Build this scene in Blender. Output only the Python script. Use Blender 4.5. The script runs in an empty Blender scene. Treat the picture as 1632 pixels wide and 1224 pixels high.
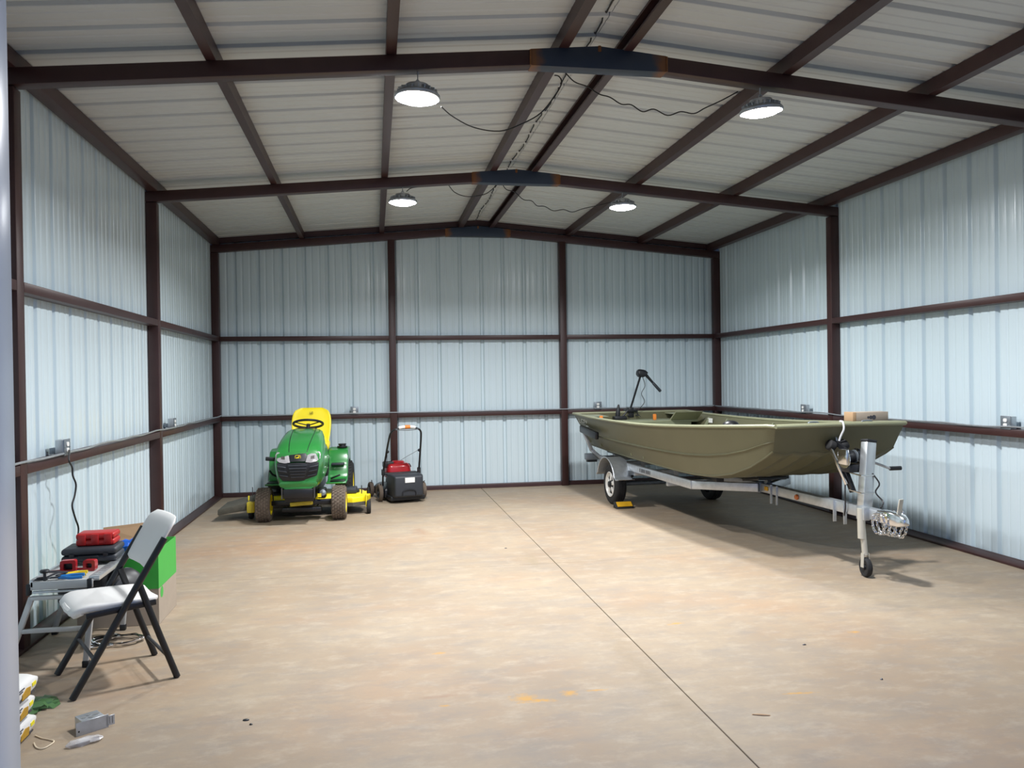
import bpy, bmesh, math, random
from mathutils import Vector, Matrix
random.seed(7)
R = math.radians
sc = bpy.context.scene
COL = sc.collection

# ------------------------------------------------------------------ camera
F_PX, YAW, PITCH, ROLL, CAM_H = 1298.14, 0.1680, -0.0074, -0.0145, 1.6
_fw = Vector((math.sin(YAW)*math.cos(PITCH), math.cos(YAW)*math.cos(PITCH), math.sin(PITCH)))
_r0 = Vector((math.cos(YAW), -math.sin(YAW), 0)); _u0 = _r0.cross(_fw)
_rt = _r0*math.cos(ROLL) + _u0*math.sin(ROLL); _up = -_r0*math.sin(ROLL) + _u0*math.cos(ROLL)
cam_d = bpy.data.cameras.new('camera'); cam = bpy.data.objects.new('camera', cam_d); COL.objects.link(cam)
cam_d.sensor_width = 36; cam_d.lens = F_PX/1632*36; cam_d.clip_start = 0.05
_m = Matrix((_rt, _up, -_fw)).transposed().to_4x4(); _m.translation = (0, 0, CAM_H)
cam.matrix_world = _m; sc.camera = cam

# ------------------------------------------------------------------ world, exposure
w = bpy.data.worlds.new('dusk'); sc.world = w; w.use_nodes = True
w.node_tree.nodes['Background'].inputs[0].default_value = (0.30, 0.44, 0.85, 1)
w.node_tree.nodes['Background'].inputs[1].default_value = 0.78
vs = sc.view_settings
vs.view_transform = 'Standard'; vs.look = 'None'; vs.gamma = 1; vs.use_curve_mapping = False
vs.exposure = 0.42
LAMP_W = 84.0
LAMP_COL = (0.97, 0.985, 1.0)

def pix(x, y, ax, val):
    """where the sight line through a pixel meets the plane X, Y or Z = val"""
    d = _fw + _rt*((x-816)/F_PX) - _up*((y-612)/F_PX)
    i = 'XYZ'.index(ax); o = Vector((0, 0, CAM_H)); t = (val-o[i])/d[i]
    return o + d*t

# ------------------------------------------------------------------ building dimensions
XL, XR, D, Y2, Y1, Y0 = -2.085, 5.126, 11.718, 8.498, 5.279, 2.06
XC = (XL+XR)/2; PW = 0.102
SL = 0.086; ZB0 = 3.39
WL, WR, WB, WF = XL-PW-.003, XR+PW+.003, D+PW+.003, Y0-.003
def z_raf(X): return ZB0 + SL*(3.6055-abs(X-XC))       # underside of the rafters
def z_pur(X): return z_raf(X) + .103                    # underside of the purlins
def z_roof(X): return z_pur(X) + .102                   # roof sheet

# ------------------------------------------------------------------ materials
MATS = {}
def principled(name):
    m = bpy.data.materials.new(name); m.use_nodes = True
    nt = m.node_tree; return m, nt, nt.nodes['Principled BSDF']
def mat(name, col, rough=.5, metal=0., var=.12, scale=8., bump=0., bscale=60., spec=.5, coat=0., alpha=1., trans=0., aniso=None):
    m, nt, b = principled(name); N, L = nt.nodes, nt.links
    tc = N.new('ShaderNodeTexCoord'); nz = N.new('ShaderNodeTexNoise')
    nz.inputs['Scale'].default_value = scale; nz.inputs['Detail'].default_value = 5
    src = tc.outputs['Object']
    if aniso:
        mp = N.new('ShaderNodeMapping'); mp.inputs['Scale'].default_value = aniso
        L.new(src, mp.inputs['Vector']); src = mp.outputs['Vector']
    L.new(src, nz.inputs['Vector'])
    mx = N.new('ShaderNodeMix'); mx.data_type = 'RGBA'
    c = Vector(col)
    mx.inputs['A'].default_value = (*[max(0, v*(1-var)) for v in c], 1)
    mx.inputs['B'].default_value = (*[min(1, v*(1+var)) for v in c], 1)
    L.new(nz.outputs['Fac'], mx.inputs['Factor']); L.new(mx.outputs['Result'], b.inputs['Base Color'])
    b.inputs['Roughness'].default_value = rough; b.inputs['Metallic'].default_value = metal
    b.inputs['Specular IOR Level'].default_value = spec
    b.inputs['Coat Weight'].default_value = coat; b.inputs['Coat Roughness'].default_value = .12
    b.inputs['Alpha'].default_value = alpha; b.inputs['Transmission Weight'].default_value = trans
    if bump:
        n2 = N.new('ShaderNodeTexNoise'); n2.inputs['Scale'].default_value = bscale; n2.inputs['Detail'].default_value = 3
        L.new(src, n2.inputs['Vector'])
        bp = N.new('ShaderNodeBump'); bp.inputs['Strength'].default_value = bump; bp.inputs['Distance'].default_value = .01
        L.new(n2.outputs['Fac'], bp.inputs['Height']); L.new(bp.outputs['Normal'], b.inputs['Normal'])
    MATS[name] = m; return m

mat('panel', (.58, .685, .735), .21, .0, .035, 1.2, spec=.6, aniso=(1, 1, .3), bump=.12, bscale=2.2)
mat('roof_panel', (.53, .55, .56), .42, .0, .06, 1.5)
mat('red_oxide', (.044, .0165, .0155), .42, 0, .25, 6, bump=.05, bscale=120)
mat('galv', (.50, .53, .56), .42, .75, .25, 22, bump=.04, bscale=90)
mat('galv_dark', (.22, .25, .28), .45, .6, .25, 25)
mat('aluminium', (.62, .65, .67), .34, .8, .10, 12)
mat('chrome', (.75, .76, .78), .15, 1., .05, 10)
mat('black_plastic', (.010, .011, .014), .45, 0, .2, 10)
mat('dark_plastic', (.026, .030, .038), .5, 0, .2, 10)
mat('black_metal', (.007, .0075, .010), .38, 0, .2, 10)
mat('rubber', (.012, .012, .013), .8, 0, .2, 20, bump=.2, bscale=80)
mat('dusty_rubber', (.125, .095, .072), .9, 0, .5, 14, bump=.3, bscale=70)
mat('tractor_green', (.022, .20, .038), .28, 0, .08, 5, spec=.6, coat=.4)
mat('tractor_yellow', (.86, .69, .012), .4, 0, .06, 6)
mat('worn_yellow', (.55, .43, .03), .55, 0, .45, 14)
mat('deck_grime', (.085, .078, .06), .8, 0, .45, 16, bump=.3, bscale=60)
mat('lens_clear', (.34, .33, .34), .12, 0, .3, 30, spec=.8)
mat('white_plastic', (.74, .73, .71), .42, 0, .03, 6)
mat('chair_back', (.74, .73, .71), .45, 0, .03, 6)
mat('olive', (.118, .114, .064), .45, .15, .10, 3, bump=.03, bscale=40)
mat('olive_light', (.27, .275, .175), .4, .15, .08, 6)
mat('olive_inside', (.21, .225, .145), .5, 0, .12, 6)
mat('wheel_white', (.72, .71, .68), .35, 0, .08, 8)
mat('amber', (.55, .13, .012), .25, 0, .1, 20, spec=.7)
mat('orange', (.65, .20, .03), .5, 0, .1, 20)
mat('chock_yellow', (.62, .33, .012), .5, 0, .2, 20)
mat('cardboard', (.42, .27, .15), .8, 0, .10, 8, bump=.03)
mat('box_tan', (.37, .305, .24), .75, 0, .10, 10)
mat('box_green', (.045, .40, .055), .5, 0, .06, 8)
mat('red_plastic', (.42, .012, .012), .38, 0, .12, 8)
mat('red_paint', (.38, .012, .018), .28, 0, .1, 6, coat=.3)
mat('blue_plastic', (.008, .11, .55), .4, 0, .15, 20, bump=.4, bscale=30)
mat('blue_grip', (.01, .16, .45), .4, 0, .1, 12)
mat('yellow_grip', (.78, .55, .015), .4, 0, .1, 12)
mat('tool_steel', (.10, .10, .11), .4, .7, .2, 20)
mat('saw_grey', (.52, .53, .52), .45, .2, .06, 10)
mat('paper_white', (.74, .73, .70), .6, 0, .05, 12, bump=.15, bscale=14)
mat('print_gold', (.50, .28, .02), .6, 0, .35, 50)
mat('print_dark', (.05, .05, .06), .6, 0, .2, 30)
mat('print_yellow', (.80, .68, .02), .6, 0, .1, 20)
mat('print_white', (.76, .76, .74), .5, 0, .05, 20)
mat('letter_pale', (.50, .52, .46), .5, 0, .1, 20)
mat('jamb_white', (.66, .70, .74), .25, 0, .04, 2, spec=.6)
mat('string', (.78, .66, .48), .8, 0, .1, 40)
mat('white_rope', (.74, .75, .78), .7, 0, .1, 40)
mat('cable_black', (.014, .014, .016), .5, 0, .2, 20)
mat('cream_metal', (.55, .53, .46), .4, .3, .12, 12)
mat('green_film', (.10, .22, .08), .3, 0, .3, 20, alpha=.75, spec=.6)
mat('clear_film', (.75, .72, .70), .2, 0, .1, 20, alpha=.55, spec=.8)
mat('joint_dirt', (.05, .038, .028), .95, 0, .3, 20)
mat('apron', (.30, .29, .27), .9, 0, .2, 2)

def concrete():
    m, nt, b = principled('concrete'); N, L = nt.nodes, nt.links
    geo = N.new('ShaderNodeNewGeometry')
    def noise(scale, detail=6, rough=.6, sc3=(1, 1, 1), off=(0, 0, 0)):
        mp = N.new('ShaderNodeMapping'); mp.inputs['Scale'].default_value = sc3; mp.inputs['Location'].default_value = off
        L.new(geo.outputs['Position'], mp.inputs['Vector'])
        n = N.new('ShaderNodeTexNoise'); n.inputs['Scale'].default_value = scale; n.inputs['Detail'].default_value = detail
        n.inputs['Roughness'].default_value = rough; L.new(mp.outputs['Vector'], n.inputs['Vector']); return n.outputs['Fac']
    def ramp(f, a, c, ca=(0, 0, 0, 1), cb=(1, 1, 1, 1)):
        r = N.new('ShaderNodeValToRGB'); r.color_ramp.elements[0].position = a; r.color_ramp.elements[1].position = c
        r.color_ramp.elements[0].color = ca; r.color_ramp.elements[1].color = cb
        L.new(f, r.inputs['Fac']); return r.outputs['Color']
    def mix(fac, a, bcol, amt=1.):
        x = N.new('ShaderNodeMix'); x.data_type = 'RGBA'
        mm = N.new('ShaderNodeMath'); mm.operation = 'MULTIPLY'; mm.inputs[1].default_value = amt
        L.new(fac, mm.inputs[0]); L.new(mm.outputs[0], x.inputs['Factor'])
        if isinstance(a, tuple): x.inputs['A'].default_value = (*a, 1)
        else: L.new(a, x.inputs['A'])
        if isinstance(bcol, tuple): x.inputs['B'].default_value = (*bcol, 1)
        else: L.new(bcol, x.inputs['B'])
        return x.outputs['Result']
    def blob(cx, cy, rx, ry, ang=0., sharp=.35, nscale=9.):
        mp = N.new('ShaderNodeMapping'); mp.vector_type = 'TEXTURE'
        mp.inputs['Location'].default_value = (cx, cy, 0); mp.inputs['Rotation'].default_value = (0, 0, ang); mp.inputs['Scale'].default_value = (rx, ry, 1)
        L.new(geo.outputs['Position'], mp.inputs['Vector'])
        ln = N.new('ShaderNodeVectorMath'); ln.operation = 'LENGTH'; L.new(mp.outputs['Vector'], ln.inputs[0])
        nn = noise(nscale, 5, .7)
        ad = N.new('ShaderNodeMath'); ad.operation = 'MULTIPLY_ADD'; L.new(nn, ad.inputs[0]); ad.inputs[1].default_value = 1.8; L.new(ln.outputs['Value'], ad.inputs[2])
        mr = N.new('ShaderNodeMapRange'); mr.inputs['From Min'].default_value = 1.55; mr.inputs['From Max'].default_value = 1.55-sharp
        L.new(ad.outputs[0], mr.inputs['Value']); return mr.outputs['Result']
    c = mix(ramp(noise(.9, 6, .6), .3, .7), (.285, .210, .142), (.375, .30, .212))
    c = mix(ramp(noise(1.6, 8, .68, (1, 1.5, 1), (5, 2, 0)), .50, .74), c, (.25, .218, .185), .68)      # grey trowel patches
    c = mix(ramp(noise(.8, 5, .6, (1, 1, 1), (9, 4, 0)), .50, .74), c, (.38, .215, .115), .42)          # red-earth dust
    c = mix(blob(-1.0, 8.3, 1.7, 1.5, 0, .9, 1.6), c, (.40, .205, .095), .55)                              # dust by the tractor
    c = mix(blob(-1.4, 4.6, .9, 1.3, 0, .9, 1.6), c, (.36, .20, .10), .40)
    c = mix(ramp(noise(3.2, 12, .74, (1, 2.2, 1), (3, 1, 0)), .47, .66), c, (.225, .20, .175), .55)                  # wispy grey
    c = mix(ramp(noise(4.5, 12, .72, (1, 1.8, 1), (7, 8, 0)), .50, .70), c, (.46, .385, .29), .55)                    # pale wisps
    c = mix(ramp(noise(26, 4, .7), .35, .75), c, (.27, .215, .165), .30)
    c = mix(ramp(noise(6, 8, .75, (1.6, .6, 1), (2, 7, 0)), .60, .80), c, (.22, .20, .175), .45)
    for (px, py, rx, ry, a) in ((.72, 3.99, .085, .06, -.5), (.80, 3.95, .09, .022, -.3), (.95, 4.01, .05, .045, .5), (1.10, 4.02, .075, .016, 0), (2.08, 3.775, .10, .014, -.1),
                                (.32, 3.98, .03, .014, 0), (1.9, 5.0, .07, .02, .2), (2.9, 4.6, .05, .02, .2), (.35, 4.75, .05, .02, 0)):
        c = mix(blob(px, py, rx*1.5, ry*1.7, a, .55, 26), c, (.50, .26, .035), .75)
    for (px, py, rx, ry, a) in ((.30, 4.10, .13, .03, .1), (.85, 5.2, .06, .02, 0), (.45, 8.6, .12, .3, .2)):
        c = mix(blob(px, py, rx*1.4, ry*1.4, a, .6, 12), c, (.25, .13, .08), .45)
    c = mix(blob(1.42, 4.2, .16, 1.9, 0, .8, 14), c, (.22, .165, .10), .40)                                # grit along the joint
    c = mix(blob(1.34, 7.0, .12, .6, 0, .8, 14), c, (.24, .185, .10), .40)
    L.new(c, b.inputs['Base Color'])
    b.inputs['Roughness'].default_value = .62; b.inputs['Specular IOR Level'].default_value = .35
    bp = N.new('ShaderNodeBump'); bp.inputs['Strength'].default_value = .12; bp.inputs['Distance'].default_value = .004
    L.new(noise(60, 4, .7), bp.inputs['Height']); L.new(bp.outputs['Normal'], b.inputs['Normal'])
    MATS['concrete'] = m
concrete()

def mill_steel():
    """bare blue-black mill scale with rust breaking out at the weld ends"""
    m, nt, b = principled('mill_steel'); N, L = nt.nodes, nt.links
    tc = N.new('ShaderNodeTexCoord'); nz = N.new('ShaderNodeTexNoise'); nz.inputs['Scale'].default_value = 9; nz.inputs['Detail'].default_value = 7
    L.new(tc.outputs['Object'], nz.inputs['Vector'])
    sp = N.new('ShaderNodeSeparateXYZ'); L.new(tc.outputs['Object'], sp.inputs[0])
    ab = N.new('ShaderNodeMath'); ab.operation = 'ABSOLUTE'; L.new(sp.outputs['X'], ab.inputs[0])
    ma = N.new('ShaderNodeMath'); ma.operation = 'MULTIPLY_ADD'; L.new(nz.outputs['Fac'], ma.inputs[0]); ma.inputs[1].default_value = .16; L.new(ab.outputs[0], ma.inputs[2])
    mr = N.new('ShaderNodeMapRange'); mr.inputs['From Min'].default_value = .455; mr.inputs['From Max'].default_value = .52; L.new(ma.outputs[0], mr.inputs['Value'])
    mx = N.new('ShaderNodeMix'); mx.data_type = 'RGBA'; mx.inputs['A'].default_value = (.022, .035, .062, 1); mx.inputs['B'].default_value = (.17, .065, .02, 1)
    L.new(mr.outputs['Result'], mx.inputs['Factor']); L.new(mx.outputs['Result'], b.inputs['Base Color'])
    b.inputs['Roughness'].default_value = .5; MATS['mill_steel'] = m
mill_steel()

def lamp_lens():
    m = bpy.data.materials.new('lamp_lens'); m.use_nodes = True; nt = m.node_tree
    b = nt.nodes['Principled BSDF']; b.inputs['Base Color'].default_value = (.9, .9, .9, 1)
    b.inputs['Emission Color'].default_value = (*LAMP_COL, 1); b.inputs['Emission Strength'].default_value = 40
    MATS['lamp_lens'] = m
lamp_lens()

# ------------------------------------------------------------------ mesh building
def V(*a): return Vector(a if len(a) > 1 else a[0])
class MB:
    def __init__(s): s.v = []; s.f = []
    def add(s, vs, fs):
        o = len(s.v); s.v += [tuple(x) for x in vs]; s.f += [tuple(i+o for i in f) for f in fs]; return s
    def box(s, lo, hi):
        (a, b, c), (d, e, f) = lo, hi
        return s.add([(a, b, c), (d, b, c), (d, e, c), (a, e, c), (a, b, f), (d, b, f), (d, e, f), (a, e, f)],
                     [(3, 2, 1, 0), (4, 5, 6, 7), (0, 1, 5, 4), (1, 2, 6, 5), (2, 3, 7, 6), (3, 0, 4, 7)])
    def cbox(s, c, size, rot=None):
        hx, hy, hz = [k/2 for k in size]; m = MB().box((-hx, -hy, -hz), (hx, hy, hz))
        M = rot if rot else Matrix.Identity(3)
        return s.add([M @ Vector(p) + Vector(c) for p in m.v], m.f)
    def bar(s, p, q, w, h, up=(0, 0, 1)):
        """rectangular bar from p to q, w across and h along up"""
        p, q, up = Vector(p), Vector(q), Vector(up); d = (q-p).normalized()
        sd = d.cross(up).normalized(); u = sd.cross(d)
        vs = [e + sd*a*w/2 + u*b*h/2 for e in (p, q) for a, b in ((-1, -1), (1, -1), (1, 1), (-1, 1))]
        return s.add(vs, [(0, 1, 2, 3), (7, 6, 5, 4), (0, 4, 5, 1), (1, 5, 6, 2), (2, 6, 7, 3), (3, 7, 4, 0)])
    def tube(s, pts, r, n=8, closed=False, flat=1.):
        pts = [Vector(p) for p in pts]; k = len(pts)
        rr = r if isinstance(r, (list, tuple)) else [r]*k
        def tan(i):
            a = pts[(i-1) % k] if (closed or i > 0) else pts[i]; b = pts[(i+1) % k] if (closed or i < k-1) else pts[i]
            return (b-a).normalized()
        t0 = tan(0); nrm = t0.orthogonal().normalized(); 
        if abs(t0.z) < .9: nrm = (Vector((0, 0, 1)) - t0*t0.z).normalized()
        vs = []; fs = []
        for i in range(k):
            t = tan(i); nrm = (nrm - t*nrm.dot(t)).normalized(); b = t.cross(nrm)
            for j in range(n):
                a = 2*math.pi*j/n; vs.append(pts[i] + (nrm*math.cos(a)*flat + b*math.sin(a))*rr[i])
        for i in range(k if closed else k-1):
            for j in range(n):
                fs.append((i*n+j, i*n+(j+1) % n, ((i+1) % k)*n+(j+1) % n, ((i+1) % k)*n+j))
        if not closed: fs += [tuple(reversed(range(n))), tuple(range((k-1)*n, k*n))]
        return s.add(vs, fs)
    def cyl(s, p, q, r, n=20, r2=None): return s.tube([p, q], [r, r if r2 is None else r2], n)
    def lathe(s, prof, n=28, o=(0, 0, 0), axis=(0, 0, 1), cap=True):
        o, ax = Vector(o), Vector(axis).normalized(); u = ax.orthogonal().normalized(); w_ = ax.cross(u); k = len(prof)
        vs = [o + ax*z + (u*math.cos(2*math.pi*j/n) + w_*math.sin(2*math.pi*j/n))*r for r, z in prof for j in range(n)]
        fs = [(i*n+j, i*n+(j+1) % n, (i+1)*n+(j+1) % n, (i+1)*n+j) for i in range(k-1) for j in range(n)]
        if cap: fs += [tuple(reversed(range(n))), tuple(range((k-1)*n, k*n))]
        return s.add(vs, fs)
    def loft(s, secs, closed=True, cap=True):
        n = len(secs[0]); k = len(secs); vs = [p for q in secs for p in q]
        fs = [(i*n+j, i*n+(j+1) % n, (i+1)*n+(j+1) % n, (i+1)*n+j) for i in range(k-1) for j in range(n if closed else n-1)]
        if cap and closed: fs += [tuple(reversed(range(n))), tuple(range((k-1)*n, k*n))]
        return s.add(vs, fs)
    def prism(s, poly, fn, a, b):
        """poly of 2-D points, fn(u, v, t) -> point; extruded from t=a to t=b"""
        return s.loft([[fn(u, v, a) for u, v in poly], [fn(u, v, b) for u, v in poly]])
    def mesh(s, name, bevel=0, seg=2, ang=40, smooth=True):
        me = bpy.data.meshes.new(name); me.from_pydata(s.v, [], s.f)
        bm = bmesh.new(); bm.from_mesh(me); bmesh.ops.recalc_face_normals(bm, faces=bm.faces)
        if bevel:
            es = [e for e in bm.edges if len(e.link_faces) == 2 and e.calc_face_angle(0) > R(30)]
            bmesh.ops.bevel(bm, geom=es, offset=bevel, segments=seg, profile=.5, affect='EDGES', clamp_overlap=True)
        bm.to_mesh(me); bm.free()
        if smooth:
            me.polygons.foreach_set('use_smooth', [True]*len(me.polygons)); me.set_sharp_from_angle(angle=R(ang))
        return me
    def build(s, name, m, parent=None, bevel=0, seg=2, ang=40, smooth=True, loc=None, rot=None):
        return link(name, s.mesh(name, bevel, seg, ang, smooth), m, parent, loc, rot)
def link(name, me, m, parent=None, loc=None, rot=None):
    if m and not me.materials: me.materials.append(MATS[m])
    o = bpy.data.objects.new(name, me); COL.objects.link(o)
    if parent: o.parent = parent
    if loc: o.location = loc
    if rot: o.rotation_euler = rot
    return o
def tag(o, label, cat=None, group=None, kind=None):
    o['label'] = label
    if cat: o['category'] = cat
    if group: o['group'] = group
    if kind: o['kind'] = kind
    return o
def thing(name, label, cat, loc=(0, 0, 0), rz=0, group=None, kind=None):
    o = bpy.data.objects.new(name, None); COL.objects.link(o); o.location = loc; o.rotation_euler = (0, 0, rz); o.empty_display_size = .1
    return tag(o, label, cat, group, kind)
def copy_tree(o, parent=None):
    c = o.copy(); COL.objects.link(c); c.parent = parent
    for ch in list(o.children): copy_tree(ch, c)
    return c
def catmull(pts, k=6, closed=False):
    P = [Vector(p) for p in pts]; n = len(P); out = []
    for i in range(n if closed else n-1):
        g = lambda j: P[j % n] if closed else P[max(0, min(n-1, j))]
        a, b, c, d = g(i-1), g(i), g(i+1), g(i+2)
        for j in range(k):
            t = j/k; out.append(.5*((2*b)+(-a+c)*t+(2*a-5*b+4*c-d)*t*t+(-a+3*b-3*c+d)*t**3))
    if not closed: out.append(P[-1])
    return out
def rrect(hw, hh, r, k=4):
    out = []
    for cx, cy, a0 in ((hw-r, hh-r, 0), (-hw+r, hh-r, 90), (-hw+r, -hh+r, 180), (hw-r, -hh+r, 270)):
        for j in range(k+1):
            a = R(a0+90*j/k); out.append((cx+r*math.cos(a), cy+r*math.sin(a)))
    return out
def text_mesh(txt, size, shear=0., extrude=.0006):
    cu = bpy.data.curves.new('lettering', 'FONT'); cu.body = txt; cu.size = size; cu.shear = shear; cu.extrude = extrude; cu.align_x = 'CENTER'; cu.align_y = 'CENTER'
    o = bpy.data.objects.new('lettering', cu); COL.objects.link(o)
    me = bpy.data.meshes.new_from_object(o.evaluated_get(bpy.context.evaluated_depsgraph_get()))
    bpy.data.objects.remove(o); bpy.data.curves.remove(cu); me.materials.clear(); return me

# =================================================================== THE BUILDING
# ---- floor: a slab sawn into four, the cuts left open
fl = MB().box((WL-.05, Y0-.1, -.15), (WR+.05, WB+.05, -.012)).build('floor', 'joint_dirt', smooth=False)
tag(fl, 'dusty tan concrete slab with saw-cut joints', 'floor', kind='structure')
J = .003
for (xa, xb) in ((WL-.05, XC-J), (XC+J, WR+.05)):
    for (ya, yb) in ((Y0-.1, 6.85-J), (6.85+J, WB+.05)):
        MB().box((xa, ya, -.011), (xb, yb, 0)).build('floor_slab', 'concrete', fl, bevel=.002, seg=1)
tag(MB().box((-9, -10, -.16), (12, Y0-.101, -.03)).build('outside_ground', 'apron', smooth=False), 'concrete apron outside the open doorway', 'ground', kind='structure')

# ---- ribbed steel sheets
RIB = .315
def rib_profile(n, lap=True):
    """(along, outward) points for n rib pitches that start and end in the middle of a major rib"""
    P = []
    for k in range(n+1):
        c = k*RIB
        if k > 0: P += [(c-.030, 0), (c-.014, .034)]
        if k == n: P += [(c+.014, .034), (c+.02, .0325)]
        if k == 0: P += [(c-.014, .0355), (c+.014, .0355)]
        elif k < n: P += [(c+.014, .034)]
        if k < n:
            P += [(c+.030, 0)]
            for q in (.105, .210):
                P += [(c+q-.016, 0), (c+q-.008, .0055), (c+q+.008, .0055), (c+q+.016, 0)]
    return P
def rounded(P, r=.006, k=3):
    out = [P[0]]
    for a, b, c in zip(P, P[1:], P[2:]):
        a, b, c = Vector(a), Vector(b), Vector(c); d0 = min(r, (b-a).length*.45); d1 = min(r, (c-b).length*.45)
        p, q = b+(a-b).normalized()*d0, b+(c-b).normalized()*d1
        for j in range(k+1):
            t = j/k; out.append(tuple(p*(1-t)**2 + b*2*t*(1-t) + q*t*t))
    return out+[P[-1]]
PROF = rounded(rib_profile(3))
SHEET = 3*RIB
def sheet_mesh(name, m, fn, ends):
    """fn(u, d, t): place a profile point; ends(u) -> (t0, t1)"""
    vs = []; fs = []
    for i, (u, d) in enumerate(PROF):
        t0, t1 = ends(u); vs += [fn(u, d, t0), fn(u, d, t1)]
    for i in range(len(PROF)-1): fs.append((2*i, 2*i+2, 2*i+3, 2*i+1))
    me = bpy.data.meshes.new(name); me.from_pydata(vs, [], fs); me.materials.append(MATS[m])
    me.polygons.foreach_set('use_smooth', [True]*len(me.polygons)); return me
def wall(name, label, loc0, step, count, fn, ends):
    w_ = thing(name, label, 'wall', (0, 0, 0), 0, kind='structure'); me = sheet_mesh('wall_panel', 'panel', fn, ends)
    for i in range(count):
        o = link('wall_panel', me, None, w_); o.location = Vector(loc0) + Vector(step)*i
    return w_
zt_l = z_roof(WL)
wall('wall_left', 'pale ribbed steel wall behind the tractor and the folding chair', (WL, WB-.02, 0), (0, -SHEET, 0), 11, lambda u, d, t: (-d, -u, t), lambda u: (.005, zt_l-.005))
wall('wall_right', 'pale ribbed steel wall behind the boat and trailer', (WR, WB-.02, 0), (0, -SHEET, 0), 11, lambda u, d, t: (d, -u, t), lambda u: (.005, zt_l-.005))
BX0 = -1.891-2*RIB
wb = thing('wall_back', 'pale ribbed steel gable wall at the far end', 'wall', kind='structure')
for i in range(9):
    lim = lambda u, i=i: min(max(BX0+i*SHEET+u, WL-.035), WR+.035)
    link('wall_panel', sheet_mesh('wall_panel', 'panel', lambda u, d, t: (lim(u), WB+d, t), lambda u: (.005, z_roof(lim(u))-.004)), None, wb)
# front wall with a wide open doorway the camera looks through
DOOR_L, DOOR_R, DOOR_T = -.86, 3.9, 3.05
wf = thing('wall_front', 'ribbed steel wall round the open doorway', 'wall', kind='structure')
def fsheet(x0, x1, z0):
    n = max(1, int(math.ceil((x1-x0)/SHEET)))
    for i in range(n):
        xa = x0+i*SHEET; lim = lambda u: min(max(xa+u, x0), x1)
        me = sheet_mesh('wall_panel', 'panel', lambda u, d, t: (lim(u), -d, t), lambda u: (z0, z_roof(lim(u))-.004)); o = link('wall_panel', me, None, wf); o.location = (0, WF, 0)
fsheet(WL, DOOR_L, .005); fsheet(DOOR_L, DOOR_R, DOOR_T); fsheet(DOOR_R, WR, .005)
# roof sheets, ribs running down the slopes
cg = thing('ceiling', 'off-white ribbed steel roof sheets seen from below', 'ceiling', kind='structure')
for sgn in (-1, 1):
    half = 3.6055+PW+.06; nrm = Vector((sgn*SL, 0, 1)).normalized()
    def fn(u, d, t, sgn=sgn, nrm=nrm):
        X = XC+sgn*t; p = Vector((X, -u, z_roof(X))) + nrm*d; return (p.x-XC, p.y, p.z)
    me = sheet_mesh('roof_panel', 'roof_panel', fn, lambda u: (.002, half))
    for i in range(11):
        o = link('roof_panel', me, None, cg); o.location = (XC, WB+.12-i*SHEET, 0)
MB().add([(XC-.16, 1.4, z_roof(XC-.16)+.034), (XC, 1.4, z_roof(XC)+.038), (XC+.16, 1.4, z_roof(XC+.16)+.034), (XC-.16, 12, z_roof(XC-.16)+.034), (XC, 12, z_roof(XC)+.038), (XC+.16, 12, z_roof(XC+.16)+.034)],
         [(0, 1, 4, 3), (1, 2, 5, 4)]).build('ridge_cap', 'roof_panel', cg)

# ---- steel columns
def column(x0, x1, y0, y1, z1, label, group):
    o = MB().box((x0, y0, 0), (x1, y1, z1)).build('steel_column', 'red_oxide', bevel=.006, seg=2)
    tag(o, label, 'column', group, 'structure')
for yy, nm in ((Y0, 'beside the doorway'), (Y1, 'of the nearest full frame'), (Y2, 'of the middle frame'), (D, 'in the far corner')):
    z1 = z_raf(XL-PW)-.001
    column(XL-PW, XL, yy, yy+PW, z1, 'red-brown square steel column %s on the tractor side' % nm, 'wall columns')
    column(XR, XR+PW, yy, yy+PW, z1, 'red-brown square steel column %s on the boat side' % nm, 'wall columns')
for xa, nm in ((.222, 'behind the push mower'), (2.72, 'beside the boat stern')):
    column(xa, xa+.1, D, D+PW, z_raf(xa)+.01, 'red-brown steel column against the far wall %s' % nm, 'far wall columns')

# ---- rafters with a welded splice at the ridge
def rafter(y0, nm):
    r = thing('rafter_beam', 'red-brown sloped steel rafter with dark welded splice, %s' % nm, 'beam', (XC, y0, 0), 0, 'rafters', 'structure')
    y1 = PW; hx = XC-XL
    for sgn in (-1, 1):
        xa, xb = sgn*.36, sgn*(hx+PW)
        za, zb_ = z_raf(XC+xa), z_raf(XC+xb)
        pts = [(x, y, z+dz) for x, z in ((xa, za), (xb, zb_)) for y in (0, y1) for dz in (0, .1025)]
        MB().add(pts, [(0, 1, 3, 2), (6, 7, 5, 4), (0, 4, 5, 1), (2, 3, 7, 6), (0, 2, 6, 4), (1, 5, 7, 3)]).build('rafter_tube', 'red_oxide', r, bevel=.006)
    e = .004; zb = z_raf(XC-.468)-.003
    poly = [(-.468, zb), (.468, zb), (.468, z_raf(XC+.468)+.106), (0, z_raf(XC)+.108), (-.468, z_raf(XC-.468)+.106)]
    MB().prism(poly, lambda u, v, t: (u, t, v), -e, y1+e).build('splice_plate', 'mill_steel', r, bevel=.003)
    for sgn in (-1, 1):   # weld beads
        MB().tube([(sgn*.47, -e-.002, zb+.002), (sgn*.47, -e-.002, z_raf(XC+.468)+.1)], .006, 6).build('weld_bead', 'rust', r)
    MB().tube([(0, -e-.001, z_raf(XC)+.07), (0, -e-.001, z_raf(XC)+.106)], .012, 6).build('weld_bead', 'rust', r)
mat('rust', (.19, .075, .022), .75, 0, .4, 30, bump=.3, bscale=120)
for yy, nm in ((Y0, 'over the doorway'), (Y1, 'carrying the nearer pair of lamps'), (Y2, 'carrying the farther pair of lamps'), (D, 'along the far gable wall')): rafter(yy, nm)

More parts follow.
